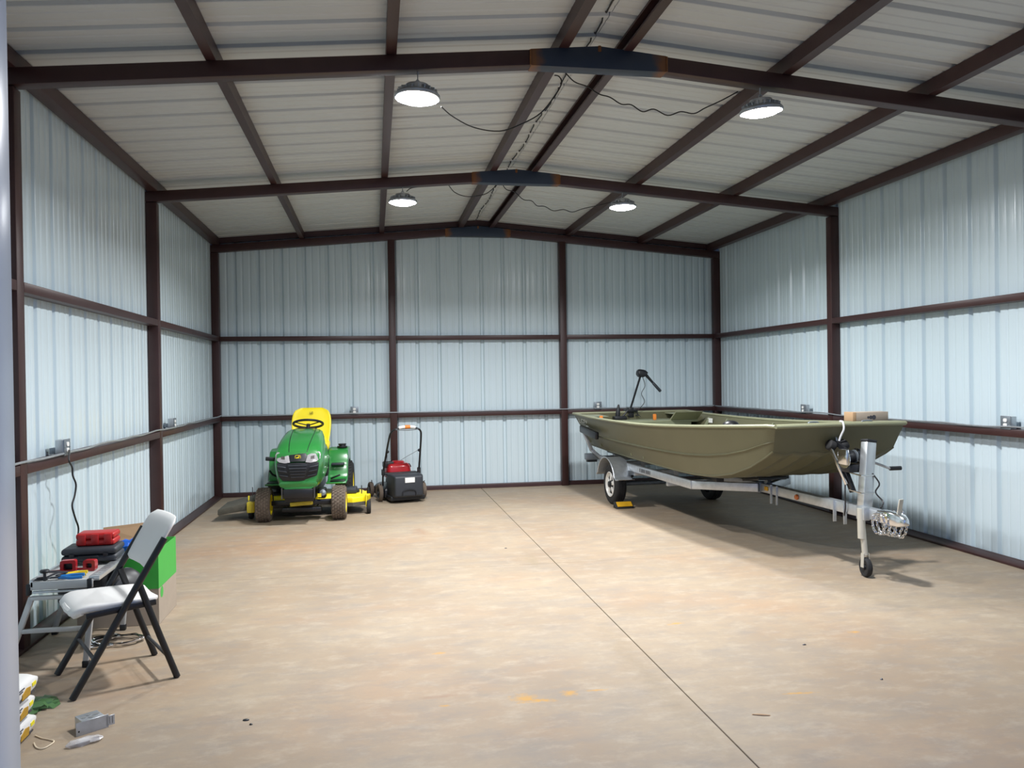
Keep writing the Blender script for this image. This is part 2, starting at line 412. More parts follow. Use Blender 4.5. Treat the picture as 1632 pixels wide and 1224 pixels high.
# ---- purlins: C channels lying on the rafters
def channel(name, p, q, w_, h_, mouth, label, group, lip=.016, t=.004):
    """C channel between p and q (centre of the underside), opening towards +1 or -1 across"""
    p, q = Vector(p), Vector(q); d = (q-p).normalized(); sd = d.cross(Vector((0, 0, 1))).normalized()*mouth
    a = w_/2
    poly = [(-a, 0), (a, 0), (a, lip), (a-t, lip), (a-t, t), (-a+t, t), (-a+t, h_-t), (a-t, h_-t), (a-t, h_-lip), (a, h_-lip), (a, h_), (-a, h_)]
    o = MB()
    rings = [[e + sd*u + Vector((0, 0, v)) for u, v in poly] for e in (p, q)]
    vs = [x for r_ in rings for x in r_]; n = len(poly)
    fs = [(j, (j+1) % n, n+(j+1) % n, n+j) for j in range(n)]
    for b in (0, n): fs += [(b, b+1, b+2, b+3, b+4, b+5, b+11), (b+5, b+6, b+7, b+8, b+9, b+10, b+11)]
    o.add(vs, fs)
    return tag(o.build(name, 'red_oxide', smooth=False), label, 'beam', group, 'structure')
PUR = ((-.962, .062, 'third from the ridge on the tractor side', -1), (.143, .066, 'between the ridge and the tractor side', 1), (1.275, .068, 'along the ridge, nearer the tractor', 1),
       (1.72, .062, 'along the ridge, nearer the boat', -1), (2.868, .075, 'above the boat, nearer the ridge', 1), (3.99, .075, 'above the boat, nearer the wall', 1))
for X, w_, nm, mo in PUR:
    channel('roof_beam', (X, Y0-.3, z_pur(X)), (X, WB, z_pur(X)), w_, .101, mo, 'red-brown steel purlin running the length of the roof, %s' % nm, 'roof purlins')
for X, nm in ((-2.12, 'tractor'), (5.092, 'boat')):
    o = MB().box((X-.05, Y0-.3, z_pur(X)), (X+.05, WB, z_pur(X)+.1)).build('eave_beam', 'red_oxide', bevel=.005)
    tag(o, 'red-brown steel eave beam above the %s side wall' % nm, 'beam', 'eave beams', 'structure')
# rake closure above the far rafter
for sgn in (-1, 1):
    hx = 3.6055
    pts = [(XC+x, y, z_pur(XC+x)+dz) for x in (0, sgn*hx) for y in (D+.055, D+.095) for dz in (.022, .099)]
    o = MB().add(pts, [(0, 1, 3, 2), (6, 7, 5, 4), (0, 4, 5, 1), (2, 3, 7, 6), (0, 2, 6, 4), (1, 5, 7, 3)]).build('rake_beam', 'red_oxide')
    tag(o, 'dark steel rake beam above the far rafter, %s slope' % ('tractor side' if sgn < 0 else 'boat side'), 'beam', 'rake beams', 'structure')

# ---- girts and base channels
ZG = (1.089, 2.195); GH = .064
def girt(p, q, inward, nm, z):
    """tube girt flush with the column faces"""
    p, q = Vector((*p, z)), Vector((*q, z)); n = Vector((*inward, 0))
    c = -n*(.05)
    o = MB().bar(p+c, q+c, .1, GH).build('wall_beam', 'red_oxide', bevel=.006)
    tag(o, 'red-brown horizontal steel girt, %s' % nm, 'beam', 'wall girts', 'structure')
for z, hn in ((ZG[0], 'waist-high'), (ZG[1], 'above head height')):
    for ya, yb, bn in ((Y0+PW, Y1, 'bay by the doorway'), (Y1+PW, Y2, 'near bay'), (Y2+PW, D, 'far bay')):
        girt((XL, ya), (XL, yb), (1, 0), '%s, %s of the tractor side wall' % (hn, bn), z)
        girt((XR, ya), (XR, yb), (-1, 0), '%s, %s of the boat side wall' % (hn, bn), z)
    for xa, xb, bn in ((XL, .222, 'behind the tractor'), (.322, 2.72, 'middle of the far wall'), (2.82, XR, 'behind the boat stern')):
        girt((xa, D+.005), (xb, D+.005), (0, -1), '%s, %s' % (hn, bn), z)
def base(name, poly_fn, a, b, label):
    prof = [(0, 0), (.1, 0), (.1, .045), (0, .018)]
    tag(MB().prism(prof, poly_fn, a, b).build(name, 'red_oxide', bevel=.002, seg=1), label, 'baseboard', kind='structure')
base('baseboard_left', lambda u, v, t: (XL-u+.003, t, v), Y0, D+.1, 'red-brown base channel along the tractor side wall')
base('baseboard_right', lambda u, v, t: (XR+u-.003, t, v), Y0, D+.1, 'red-brown base channel along the boat side wall')
prof = [(0, 0), (.1, 0), (.1, .06), (.006, .06), (0, .05)]
tag(MB().prism(prof, lambda u, v, t: (t, D+.05+u*.5, v), XL, XR).build('baseboard_back', 'red_oxide', bevel=.002, seg=1), 'red-brown base channel along the far wall', 'baseboard', kind='structure')

# ---- door jamb at the edge of the doorway
jm = MB()
jm.box((DOOR_L-.10, 1.90, 0), (DOOR_L+.038, 2.055, DOOR_T)).box((DOOR_L-.14, 1.87, 0), (DOOR_L-.02, 1.90, DOOR_T))
tag(jm.build('trim_1', 'jamb_white', bevel=.004), 'pale blue-white steel jamb edging the open doorway', 'door jamb', kind='structure')
tag(MB().box((DOOR_R-.038, 1.90, 0), (DOOR_R+.10, 2.055, DOOR_T)).build('trim_2', 'jamb_white', bevel=.004), 'white steel jamb on the boat side of the doorway', 'door jamb', kind='structure')

# =================================================================== LAMPS
def lamp(x, y, zlens, zhook, label, tilt=(0, 0)):
    r = thing('high_bay_light', label, 'ceiling light', (x, y, zlens), 0, 'round high-bay lamps')
    body = MB().lathe([(.132, .0), (.146, .004), (.148, .018), (.135, .030), (.09, .046), (.075, .085), (.05, .092)], 40)
    h = body.build('housing', 'galv', r)
    for k in range(20):
        a = 2*math.pi*k/20; c, s_ = math.cos(a), math.sin(a)
        MB().bar((c*.078, s_*.078, .055), (c*.128, s_*.128, .038), .004, .03).build('fin', 'galv', h, smooth=False)
    MB().lathe([(.0, -.030), (.06, -.027), (.10, -.018), (.130, -.005), (.141, .006)], 40, cap=False).build('lens', 'lamp_lens', r)
    MB().lathe([(.141, .006), (.143, -.002), (.148, .002), (.149, .012)], 40, cap=False).build('rim', 'galv', r)
    top = zhook-zlens
    MB().tube([(.012*math.cos(a), 0, .105+.014*math.sin(a)) for a in [R(q) for q in range(-60, 241, 20)]]+[], .004, 6).build('ring', 'galv', r)
    MB().tube([(0, 0, .112), (0, .004, .12), (0, 0, top)], .004, 6).build('hook', 'galv', r)
    ld = bpy.data.lights.new('lamp_glow', 'AREA'); ld.shape = 'DISK'; ld.size = .26; ld.energy = LAMP_W; ld.color = LAMP_COL; ld.spread = R(158)
    lo = bpy.data.objects.new('lamp_glow', ld); COL.objects.link(lo); lo.parent = r; lo.location = (0, 0, -.033)
    r.rotation_euler = (R(tilt[0]), R(tilt[1]), 0)
    return r
LA, LB, LC, LD = Vector((.307, Y1+.052, 3.425)), Vector((2.70, Y1+.052, 3.432)), Vector((.326, Y2+.052, 3.44)), Vector((2.70, Y2+.052, 3.44))
lamp(*LA, z_raf(LA.x), 'glowing round high-bay lamp hanging from the nearer rafter on the tractor side', (0, 2))
lamp(*LB, z_raf(LB.x), 'tilted glowing round high-bay lamp hanging from the nearer rafter above the boat', (4, -5))
lamp(*LC, z_raf(LC.x), 'glowing round high-bay lamp hanging from the farther rafter on the tractor side')
lamp(*LD, z_raf(LD.x), 'glowing round high-bay lamp hanging from the farther rafter above the boat')

def cable(name, pts, r, m, label, cat, k=5, n=6, group=None):
    return tag(MB().tube(catmull(pts, k), r, n).build(name, m), label, cat, group)
# lamp cords, drooping from the ridge
def pts2(ps, y0, y1):
    n = len(ps)-1; return [pix(x, y, 'Y', y0+(y1-y0)*i/n) for i, (x, y) in enumerate(ps)]
cable('lamp_cord', pts2([(703, 170), (722, 186), (755, 203), (796, 209), (830, 198), (862, 180), (886, 150), (895, 132), (891, 122), (884, 120)], 5.33, 5.75), .0045, 'cable_black',
      'black cord drooping from the ridge to the nearer lamp on the tractor side', 'cord', group='lamp cords')
cable('lamp_cord', pts2([(898, 112), (915, 130), (936, 138), (955, 150), (972, 155), (990, 166), (1006, 167), (1024, 178), (1042, 174), (1064, 184), (1085, 178), (1106, 181), (1124, 172), (1150, 160), (1176, 146)], 5.75, 5.45), .0045, 'cable_black',
      'black cord snaking from the ridge to the nearer lamp above the boat', 'cord', group='lamp cords')
cable('lamp_cord', pts2([(648, 305), (655, 300), (670, 297), (690, 289), (711, 292), (724, 306), (742, 313), (762, 312), (776, 308), (788, 298), (793, 290)], 8.56, 9.0), .0045, 'cable_black',
      'black cord drooping from the ridge to the farther lamp on the tractor side', 'cord', group='lamp cords')
cable('lamp_cord', pts2([(800, 292), (807, 302), (820, 306), (834, 318), (847, 320), (856, 328), (868, 329), (882, 336), (898, 334), (912, 338), (928, 333), (950, 328), (975, 322)], 9.0, 8.6), .0045, 'cable_black',
      'black cord snaking from the ridge to the farther lamp above the boat', 'cord', group='lamp cords')
# cable threaded along the ridge, dipping under each sheet and up into each rib
rp = []
y = 2.4
while y < 11.7:
    ph = ((WB+.12-y) % RIB)/RIB; up = .030 if (ph < .09 or ph > .91) else -.014
    rp.append((XC-.04+.012*math.sin(y*5), y, z_roof(XC-.04)+up)); y += RIB/8
cable('ridge_cable', rp, .0055, 'cable_black', 'black cable threaded along the roof ridge between the two ridge purlins', 'cable', 2)

# =================================================================== OUTLETS AND WALL CABLES
def outlet(loc, rz, label):
    """box faces local -y, back at y=.06"""
    r = thing('outlet_box', label, 'outlet', loc, rz, 'metal outlet boxes on the girts')
    MB().box((-.052, 0, 0), (.052, .055, .105)).build('box', 'galv', r, bevel=.006)
    MB().box((-.04, .055, .01), (.04, .095, .05)).build('bracket', 'galv_dark', r, bevel=.002)
    pl = MB().box((-.055, -.006, -.003), (.055, 0, .108)).build('cover_plate', 'galv_dark', r, bevel=.003)
    for dz in (.033, .073):
        MB().prism(rrect(.02, .015, .012), lambda u, v, t, dz=dz: (u, t, v+dz), -.011, -.004).build('receptacle', 'print_white', r)
    for dx in (-.045, .045): MB().cyl((dx, -.009, .053), (dx, -.005, .053), .004, 8).build('screw', 'galv_dark', pl)
    return r
zg = ZG[0]+GH/2
outlet((XL+.015, 5.975, zg), R(90), 'metal outlet box with a black cord plugged in, on the tractor side wall')
outlet((XL+.0, 9.09, zg), R(90), 'metal outlet box in the far bay of the tractor side wall')
outlet((-.275, D-.01, zg), 0, 'metal outlet box on the far wall between tractor and push mower')
outlet((3.275, D-.01, zg), 0, 'metal outlet box on the far wall above the boat stern')
outlet((XR+.0, 9.14, zg), R(-90), 'metal outlet box on the boat side wall above the gunwale')
outlet((XR+.0, 5.93, zg), R(-90), 'metal outlet box on the boat side wall nearest the doorway')
def wavy(a, b, n, amp, seed):
    rnd = random.Random(seed); a, b = Vector(a), Vector(b)
    return [a.lerp(b, i/n) + Vector((0, 0, abs(rnd.gauss(0, amp)))) + Vector((rnd.gauss(0, amp), rnd.gauss(0, amp), 0))*.5 for i in range(n+1)]
zc = zg+.009
cable('wall_cable', wavy((XL+.012, Y0+.15, zc), (XL+.012, D-.02, zc), 34, .006, 3), .0075, 'galv', 'silver armoured cable lying along the girt of the tractor side wall', 'cable')
cable('wall_cable', wavy((XL+.03, D-.012, zc), (XR-.03, D-.012, zc), 28, .005, 4), .0075, 'galv', 'silver armoured cable lying along the girt of the far wall', 'cable')
cable('wall_cable', wavy((XR-.012, Y0+.15, zc), (XR-.012, D-.02, zc), 34, .006, 5), .0075, 'galv', 'silver armoured cable lying along the girt of the boat side wall', 'cable')
pl_ = [(103, 731), (110, 734), (115, 745), (116, 758), (121, 772), (119, 790), (115, 806), (120, 826), (125, 842), (123, 862), (120, 885), (122, 905)]
cable('power_cord', [(XL+.03, 5.98, zg+.03)]+[pix(x, y_, 'X', XL+.055) for x, y_ in pl_[1:]], .006, 'cable_black', 'black power cord hanging from the outlet down behind the work table', 'cord')

# =================================================================== FOLDING CHAIR
def folding_chair():
    ch = thing('folding_chair', 'white plastic folding chair with black steel legs beside the work table', 'chair', (-1.404, 4.75, 0), R(207.9))
    W = .228
    for s in (1, -1):
        y = s*W
        # long tube: front foot to backrest
        MB().tube([(.262, y, .004), (.262-.592*.5*.55, y, .275), (-.062, y, .545), (-.195, y, .765)], .0185, 10).build('leg', 'black_metal', ch)
        MB().tube([(-.246, y*1.02, .004), (-.16, y, .25), (-.062, y*.94, .545)], .0175, 10).build('leg', 'black_metal', ch)
        MB().bar((.19, y*.93, .408), (-.15, y*.93, .425), .012, .03).build('seat_rail', 'black_metal', ch, bevel=.003)
        MB().tube([(-.11, y*.9, .42), (-.09, y*.93, .47), (-.078, y*.96, .515)], .007, 6).build('link', 'black_metal', ch)
    MB().tube([(.155, -W, .18), (.155, W, .18)], .010, 8).build('stretcher', 'tool_steel', ch)
    MB().tube([(-.205, -W, .12), (-.205, W, .12)], .010, 8).build('stretcher', 'tool_steel', ch)
    # seat: rounded pan, front edge rolled down
    secs = []
    nx = 15
    for i in range(nx):
        t = i/(nx-1); x = -.175 + .43*t
        hw = .205 - .018*(t < .5)*(1-2*t)
        e = min(1, math.sqrt(max(0, 1-((t-.5)/.5)**8)))
        hw *= .80+.20*e
        zc = .436 + .014*t - (.030*((t-.80)/.20)**2 if t > .80 else 0)
        ring = []
        m_ = 24
        for j in range(m_):
            a = 2*math.pi*j/m_; cx, cz = math.cos(a), math.sin(a)
            px = math.copysign(abs(cx)**.25, cx)*hw
            dish = -.014*(1-(px/hw)**2)*(1 if cz > 0 else 0)
            pz = math.copysign(abs(cz)**.6, cz)*(.034 if cz < 0 else .02)*(.45+.55*e) + dish
            ring.append((x, px, zc+pz))
        secs.append(ring)
    MB().loft(secs).build('seat', 'white_plastic', ch, ang=60)
    MB().tube([(.205, -.185, .43), (.232, -.165, .414), (.240, 0, .41), (.232, .165, .414), (.205, .185, .43)], .020, 8).build('seat_lip', 'white_plastic', ch)
    # backrest
    secs = []
    nz = 13
    for i in range(nz):
        t = i/(nz-1); z = .600 + .262*t
        e = math.sqrt(max(0., 1-abs((t-.5)/.5)**7)) if t > .5 else math.sqrt(max(0., 1-abs((t-.5)/.5)**9))
        hw = .236*(.80+.20*e); th = .017*(.35+.65*e)
        x0 = -.098 - .135*t - .02*t*t
        ring = []
        for j in range(28):
            a = 2*math.pi*j/28; cy, cx = math.cos(a), math.sin(a)
            py = math.copysign(abs(cy)**.3, cy)*hw
            curve = -.028*(1-(py/.236)**2)
            ring.append((x0 + curve + math.copysign(abs(cx)**.7, cx)*th, py, z - .1*cx*th))
        secs.append(ring)
    MB().loft(secs).build('backrest', 'chair_back', ch, ang=60)
folding_chair()

# =================================================================== WORK TABLE (saw stand) AND WHAT LIES ON IT
TX0, TX1, TY0, TY1, TZ = -1.93, -1.60, 4.98, 5.67, .485
def work_table():
    t = thing('work_table', 'grey metal saw stand used as a low work table, black knob at its corner', 'work table', ((TX0+TX1)/2, (TY0+TY1)/2, 0))
    hx, hy = (TX1-TX0)/2, (TY1-TY0)/2
    MB().box((-hx, -hy+.012, TZ-.012), (hx, hy, TZ-.004)).build('table_top', 'saw_grey', t)
    MB().box((-hx, -hy, TZ-.046), (hx, -hy+.012, TZ+.002)).build('front_apron', 'saw_grey', t, bevel=.003)
    MB().box((-hx-.004, -hy, TZ-.03), (-hx+.016, hy, TZ+.012)).build('side_rail', 'aluminium', t, bevel=.003)
    rr = MB().box((hx-.028, -hy+.02, TZ-.012), (hx+.03, hy, TZ+.014)).build('side_rail', 'aluminium', t, bevel=.003)
    for k in range(14): MB().box((hx-.012+.0, -hy+.06+k*.045, TZ+.0142), (hx+(.012 if k % 2 else .022), -hy+.063+k*.045, TZ+.0148)).build('scale_mark', 'print_dark', rr, smooth=False)
    MB().box((hx-.03, -hy-.006, TZ-.085), (hx-.006, -hy+.018, TZ+.004)).build('rail_end', 'black_plastic', t, bevel=.003)
    MB().box((-hx-.022, -hy-.004, TZ-.075), (-hx, -hy+.03, TZ-.01)).build('corner_cap', 'black_plastic', t, bevel=.004)
    kb = MB().lathe([(.008, 0), (.008, .045), (.022, .05), (.026, .058), (.022, .066), (.004, .068)], 16, (-hx+.07, -hy+.02, TZ-.002)).build('knob', 'black_plastic', t)
    MB().tube([(-hx+.08, -hy+.02, TZ+.02), (-hx+.13, -hy+.05, TZ+.04), (-hx+.17, -hy+.08, TZ+.03)], .005, 6).build('knob_rod', 'tool_steel', t)
    # motor body slung under the far edge
    MB().lathe([(.05, 0), (.10, .01), (.125, .05), (.125, .16), (.10, .20), (.05, .21)], 22, (hx-.06, .02, TZ-.15), (.75, .55, -.1)).build('motor_body', 'black_plastic', t)
    MB().box((-hx+.05, -.1, TZ-.2), (hx-.02, .3, TZ-.014)).build('saw_housing', 'black_plastic', t, bevel=.02)
    MB().lathe([(.02, 0), (.055, .004), (.06, .02), (.03, .03)], 18, (hx+.055, -.06, TZ-.13), (.9, -.45, 0)).build('blade_guard', 'dark_plastic', t)
    # tray of loose fittings below the front
    MB().bar((-hx+.01, -hy+.006, TZ-.058), (hx-.01, -hy+.006, TZ-.058), .02, .012).build('lower_rail', 'galv', t, bevel=.002)
    MB().bar((-hx, -hy+.01, TZ-.092), (hx, -hy+.01, TZ-.092), .03, .022).build('stand_rail', 'saw_grey', t, bevel=.004)
    for sy, yy in ((-1, -hy+.01), (1, hy-.02)):
        for sx in (-1, 1):
            top = Vector((sx*hx*.97, yy, TZ-.085)); bot = Vector((-hx-.11 if sx < 0 else hx-.03, yy + (-.05 if sy < 0 else -.02), .035))
            MB().bar(top, bot, .030, .026, (0, 1, 0)).build('leg', 'saw_grey', t, bevel=.004)
            MB().cbox(bot-Vector((0, 0, .016)), (.036, .034, .038)).build('foot', 'black_plastic', t, bevel=.005)
        MB().bar((-hx-.07, yy-.025 if sy < 0 else yy-.01, .215), (hx-.02, yy-.025 if sy < 0 else yy-.01, .215), .022, .024).build('cross_bar', 'saw_grey', t, bevel=.003)
    MB().tube([(hx-.03, -hy+.0, .20), (hx-.09, -.1, .34)], .008, 6).build('brace', 'tool_steel', t)
work_table()
def case(name, label, cat, c, size, rz, m, m2, bevel=.012, ribs=0, handle=True, group=None):
    r = thing(name, label, cat, c, rz, group); x, y, z = [k/2 for k in size]; z *= 2
    MB().box((-x, -y, 0), (x, y, z*.5)).build('base', m, r, bevel=bevel, seg=3)
    MB().box((-x, -y, z*.515), (x, y, z)).build('lid', m, r, bevel=bevel, seg=3)
    for k in range(ribs):
        xx = -x + (k+.5)*2*x/ribs; MB().box((xx-x*.6/ribs, -y-.005, z*.08), (xx+x*.6/ribs, -y+.02, z*.94)).build('ridge', m, r, bevel=.005)
    if handle:
        MB().tube(catmull([(-.05, -y+.004, z*.4), (-.045, -y-.012, z*.4), (.045, -y-.012, z*.4), (.05, -y+.004, z*.4)], 3), .006, 6).build('handle', m2, r)
    for dx in (-.6, .6): MB().box((dx*x-.014, -y-.004, z*.42), (dx*x+.014, -y+.002, z*.62)).build('latch', m2, r, bevel=.002)
    return r
case('tool_case', 'flat dark grey plastic tool case under the red case', 'tool case', (-1.755, 5.49, TZ+.015), (.32, .22, .088), R(3), 'dark_plastic', 'black_plastic', .02)
case('plastic_case', 'small ribbed red plastic case on top of the grey tool case', 'tool case', (-1.735, 5.52, TZ+.104), (.225, .15, .078), R(2), 'red_plastic', 'red_plastic', .014, ribs=3, handle=False)
def pliers(loc, rz, grip, label, L=.17, opened=10):
    r = thing('pliers', label, 'pliers', loc, rz, 'hand tools on the work table')
    for s in (1, -1):
        a = R(opened*s*.5)
        P = [(-.005*s, .0), (-.03, -.012*s), (-.06, -.022*s-.004*s), (-L*.62, -.02*s-math.tan(abs(a))*.03*s)]
        MB().tube(catmull([(x, y, .010+.004*(s > 0)) for x, y in P], 4), [.009]*1+[.0095]*(len(catmull(P2 := [(x, y, 0) for x, y in P], 4))-1), 8).build('grip', grip, r)
        MB().bar((0, 0, .010+.004*(s > 0)), (.05, .006*s, .011), .014, .010).build('jaw', 'tool_steel', r, bevel=.003)
    MB().cyl((0, 0, .002), (0, 0, .022), .010, 12).build('pivot', 'tool_steel', r)
    return r
pliers((-1.78, 5.085, TZ+.001), R(188), 'yellow_grip', 'pliers with yellow grips lying at the back of the work table edge', .18)
pliers((-1.79, 5.025, TZ+.001), R(183), 'blue_grip', 'pliers with blue grips lying along the front edge of the work table', .2)
r_ = thing('scissors', 'black-handled snips lying on the work table beside the blue pliers', 'snips', (-1.865, 5.03, TZ-.0), R(10), 'hand tools on the work table')
for s in (1, -1):
    MB().tube(catmull([(-.02+.03*math.cos(a), s*.016+.014*math.sin(a), .008) for a in [R(q) for q in range(0, 360, 40)]], 3, True), .0045, 6, closed=True).build('handle_loop', 'black_plastic', r_)
    MB().bar((0, s*.008, .008), (.07, -s*.006, .010), .010, .005).build('blade', 'tool_steel', r_, bevel=.001)
# red tool frames in front of the case
def frame_tool(loc, rz, label, cat, name, w, h, dark):
    r = thing(name, label, cat, loc, rz)
    o = rrect(w/2, h/2, .012, 3); i = rrect(w/2-.018, h/2-.018, .008, 3)
    n = len(o); vs = [(u, y, v+h/2) for y in (-.02, .02) for ring in (o, i) for u, v in ring]
    fs = []
    for b, f in ((0, 1), (2*n, -1)):
        for j in range(n):
            q = (b+j, b+(j+1) % n, b+n+(j+1) % n, b+n+j); fs.append(q if f < 0 else q[::-1])
    for off in (0, n):
        for j in range(n): fs.append((off+j, off+(j+1) % n, 2*n+off+(j+1) % n, 2*n+off+j))
    MB().add(vs, fs).build('body', 'red_paint', r)
    MB().box((-w/2+.014, .004, .016), (w/2-.014, .016, h-.016)).build('inner_block', dark, r, bevel=.004)
    MB().tube([(-w/2-.06, -.01, .012), (-w/2+.01, -.01, .014)], .008, 8).build('nose', 'red_paint', r)
frame_tool((-1.805, 5.21, TZ-.003), R(4), 'red square-framed hand tool standing on the work table', 'hand tool', 'staple_gun', .085, .075, 'black_plastic')
frame_tool((-1.695, 5.24, TZ-.003), R(-6), 'smaller red and black clamp standing next to the square-framed tool', 'clamp', 'clamp', .07, .065, 'dark_plastic')
tag(MB().tube(catmull([(-1.93+.012, 5.14, TZ+.022), (-1.86, 5.16, TZ+.016), (-1.80, 5.15, TZ+.012), (-1.74, 5.12, TZ+.01)], 4), .007, 8).build('screwdriver', 'tool_steel'), 'long dark steel rod tool lying across the work table', 'hand tool', 'hand tools on the work table')

# cardboard box with green upper half, open flap
def carton():
    x0, x1, y0, y1, h = -1.93, -1.425, 5.70, 6.18, .495
    b = thing('cardboard_box', 'open cardboard box with bright green upper half behind the folding chair', 'cardboard box', ((x0+x1)/2, (y0+y1)/2, 0), R(0))
    hx, hy = (x1-x0)/2, (y1-y0)/2
    def walls(z0, z1, t=.004, g=0.):
        m = MB()
        m.box((-hx-g, -hy-g, z0), (hx+g, -hy-g+t, z1)).box((-hx-g, hy+g-t, z0), (hx+g, hy+g, z1)).box((-hx-g, -hy-g+t, z0), (-hx-g+t, hy+g-t, z1)).box((hx+g-t, -hy-g+t, z0), (hx+g, hy+g-t, z1)); return m
    walls(0.002, .24).build('lower_sides', 'box_tan', b, smooth=False)
    walls(.24, h, g=.0012).build('upper_sides', 'box_green', b, smooth=False)
    MB().box((-hx+.004, -hy+.004, .002), (hx-.004, hy-.004, .006)).build('bottom', 'cardboard', b, smooth=False)
    MB().box((-hx+.004, -hy+.004, h-.06), (hx-.004, hy-.004, h-.056)).build('inner_tray', 'cardboard', b, smooth=False)
    MB().add([(-hx+.04, hy-.09, h-.0), (.06, hy-.09, h-.0), (.06, hy-.03, h+.115), (-hx+.04, hy-.06, h+.095), (-hx+.04, hy-.086, h), (.06, hy-.086, h), (.06, hy-.026, h+.115), (-hx+.04, hy-.056, h+.095)],
             [(0, 1, 2, 3), (7, 6, 5, 4), (0, 4, 5, 1), (1, 5, 6, 2), (2, 6, 7, 3), (3, 7, 4, 0)]).build('flap', 'cardboard', b, smooth=False)
    MB().lathe([(.0, 0), (.038, 0)], 24, (hx+.0006, .02-hy+.06, .20), (1, 0, 0), cap=False).build('green_dot', 'box_green', b)
carton()
def crumple(name, label, cat, c, size, m, seed, n=(9, 7), flat=.5, amp=.16):
    rnd = random.Random(seed); secs = []
    for i in range(n[0]):
        t = i/(n[0]-1); e = math.sqrt(max(.02, 1-(2*t-1)**4)); ring = []
        for j in range(n[1]*2):
            a = 2*math.pi*j/(n[1]*2); k = 1+rnd.uniform(-amp, amp)
            zz = math.sin(a)*k*e; zz = max(zz, -flat)
            ring.append(((t-.5)*size[0]+rnd.uniform(-.02, .02)*size[0], math.cos(a)*k*e*size[1]/2, (zz+flat)/(1+flat)*size[2]))
        secs.append(ring)
    o = MB().loft(secs).build(name, m, ang=25); o.location = c[:3]; o.rotation_euler = (0, 0, c[3] if len(c) > 3 else 0)
    return tag(o, label, cat)
crumple('plastic_bag', 'crumpled bright blue plastic bag on top of the cardboard box', 'plastic bag', (-1.64, 5.83, .441, .1), (.19, .12, .115), 'blue_plastic', 5)
crumple('tool_pouch', 'black fabric pouch leaning behind the red case', 'pouch', (-1.84, 5.80, .441, .4), (.13, .10, .165), 'black_plastic', 9)

# =================================================================== FLOOR CLUTTER
def feed_bag(x, y, z, rz, label, n):
    L, Wd, H = .60, .40, .094
    r = thing('paper_bag', label, 'bag', (x, y, z), rz, 'stacked printed paper bags')
    secs = []
    for i in range(13):
        t = i/12; e = math.sqrt(max(.0, 1-abs(2*t-1)**7)); ring = []
        for j in range(32):
            a = 2*math.pi*j/32; cx, cz = math.cos(a), math.sin(a)
            ring.append((math.copysign(abs(cx)**.35, cx)*Wd/2*(.94+.06*e), (t-.5)*L, H/2+math.copysign(abs(cz)**.55, cz)*H/2*(.35+.65*e)))
        secs.append(ring)
    MB().loft(secs).build('sack', 'paper_white', r, ang=60)
    X = Wd/2+.0015
    def side(poly, m, nm, off=0.):   # print on the long side, facing +x
        MB().prism(poly, lambda u, v, t: (X-.006*abs(v-.047)/.047+t+off, u, v), -.004, .0012).build(nm, m, r)
    side([(.04, .010), (.235, .010), (.235, .018), (.04, .018)], 'print_dark', 'dark_band')
    side([(.205, .040), (.245, .040), (.245, .056), (.205, .056)], 'print_yellow', 'yellow_mark')
    side([(.10, .014), (.185, .014), (.185, .05), (.145, .056), (.10, .040)], 'print_gold', 'gold_panel', .0012)
    side([(.03+.0, .062), (.125, .062), (.125, .066), (.03, .066)], 'print_dark', 'text_line', .001)
    side([(.045, .053), (.105, .053), (.105, .057), (.045, .057)], 'print_dark', 'text_line', .001)
    MB().box((-.02, -.06, H-.0005), (.10, .10, H+.0008)).build('yellow_mark', 'print_yellow', r)
    return r
feed_bag(-1.768, 3.82, .000, R(0), 'printed white paper bag at the bottom of the stack by the jamb', 0)
feed_bag(-1.765, 3.81, .095, R(1), 'printed white paper bag in the middle of the stack by the jamb', 1)
feed_bag(-1.752, 3.80, .190, R(-.5), 'printed white paper bag on top of the stack by the jamb', 2)
# leftover film behind the bags
crumple('plastic_wrap', 'crumpled green and yellow plastic wrap lying behind the bag stack', 'plastic wrap', (-1.70, 4.36, .0, .9), (.26, .17, .03), 'green_film', 21, (11, 9), .5, .42)

def junction_box():
    r = thing('junction_box', 'galvanised steel junction box with bracket lying on the floor', 'junction box', (-1.325, 4.055, 0), R(38))
    w, d, h = .10, .10, .058
    m = MB().box((-w/2, -d/2, 0), (w/2, d/2, h)).build('box', 'galv', r, bevel=.004)
    MB().box((-w/2-.03, -d/2-.003, 0), (w/2+.012, -d/2, h*1.05)).build('bracket', 'galv', r, bevel=.0008, seg=1)
    MB().box((w/2, -d/2-.003, .006), (w/2+.040, -d/2, h*.9)).build('bracket_tab', 'galv', r, bevel=.0008, seg=1)
    for dx, dy in ((-.028, 0), (.028, .0), (0, .018), (0, -.018)):
        MB().lathe([(.0, .0), (.011, .0), (.0125, .0015), (.0, .0016)], 16, (dx, dy, h), (0, 0, 1), cap=False).build('knockout', 'aluminium', m)
    MB().cyl((-w/2-.018, -d/2-.0035, .02), (-w/2-.018, -d/2-.0025, .02), .004, 10).build('screw_hole', 'black_plastic', r)
    for k in range(2): MB().box((w/2+.016+k*.012, -d/2-.0036, .014), (w/2+.018+k*.012, -d/2-.0026, .046)).build('slot', 'black_plastic', r)
junction_box()
pb = crumple('plastic_packet', 'small clear plastic packet on the floor beside the junction box', 'plastic packet', (-1.295, 3.885, 0, R(30)), (.15, .05, .028), 'clear_film', 33)
MB().lathe([(.0, 0), (.012, .01), (.014, .03), (.010, .055), (.0, .06)], 10, (-.035, 0, .012), (1, .1, 0), cap=False).build('fittings', 'white_plastic', pb)
cable('string', [pix(x, y, 'Z', .004) for x, y in ((56, 1172), (66, 1176), (76, 1178), (86, 1181), (80, 1187), (68, 1193), (58, 1191), (54, 1184))], .0028, 'string', 'loose cream string curled on the floor by the bags', 'string')
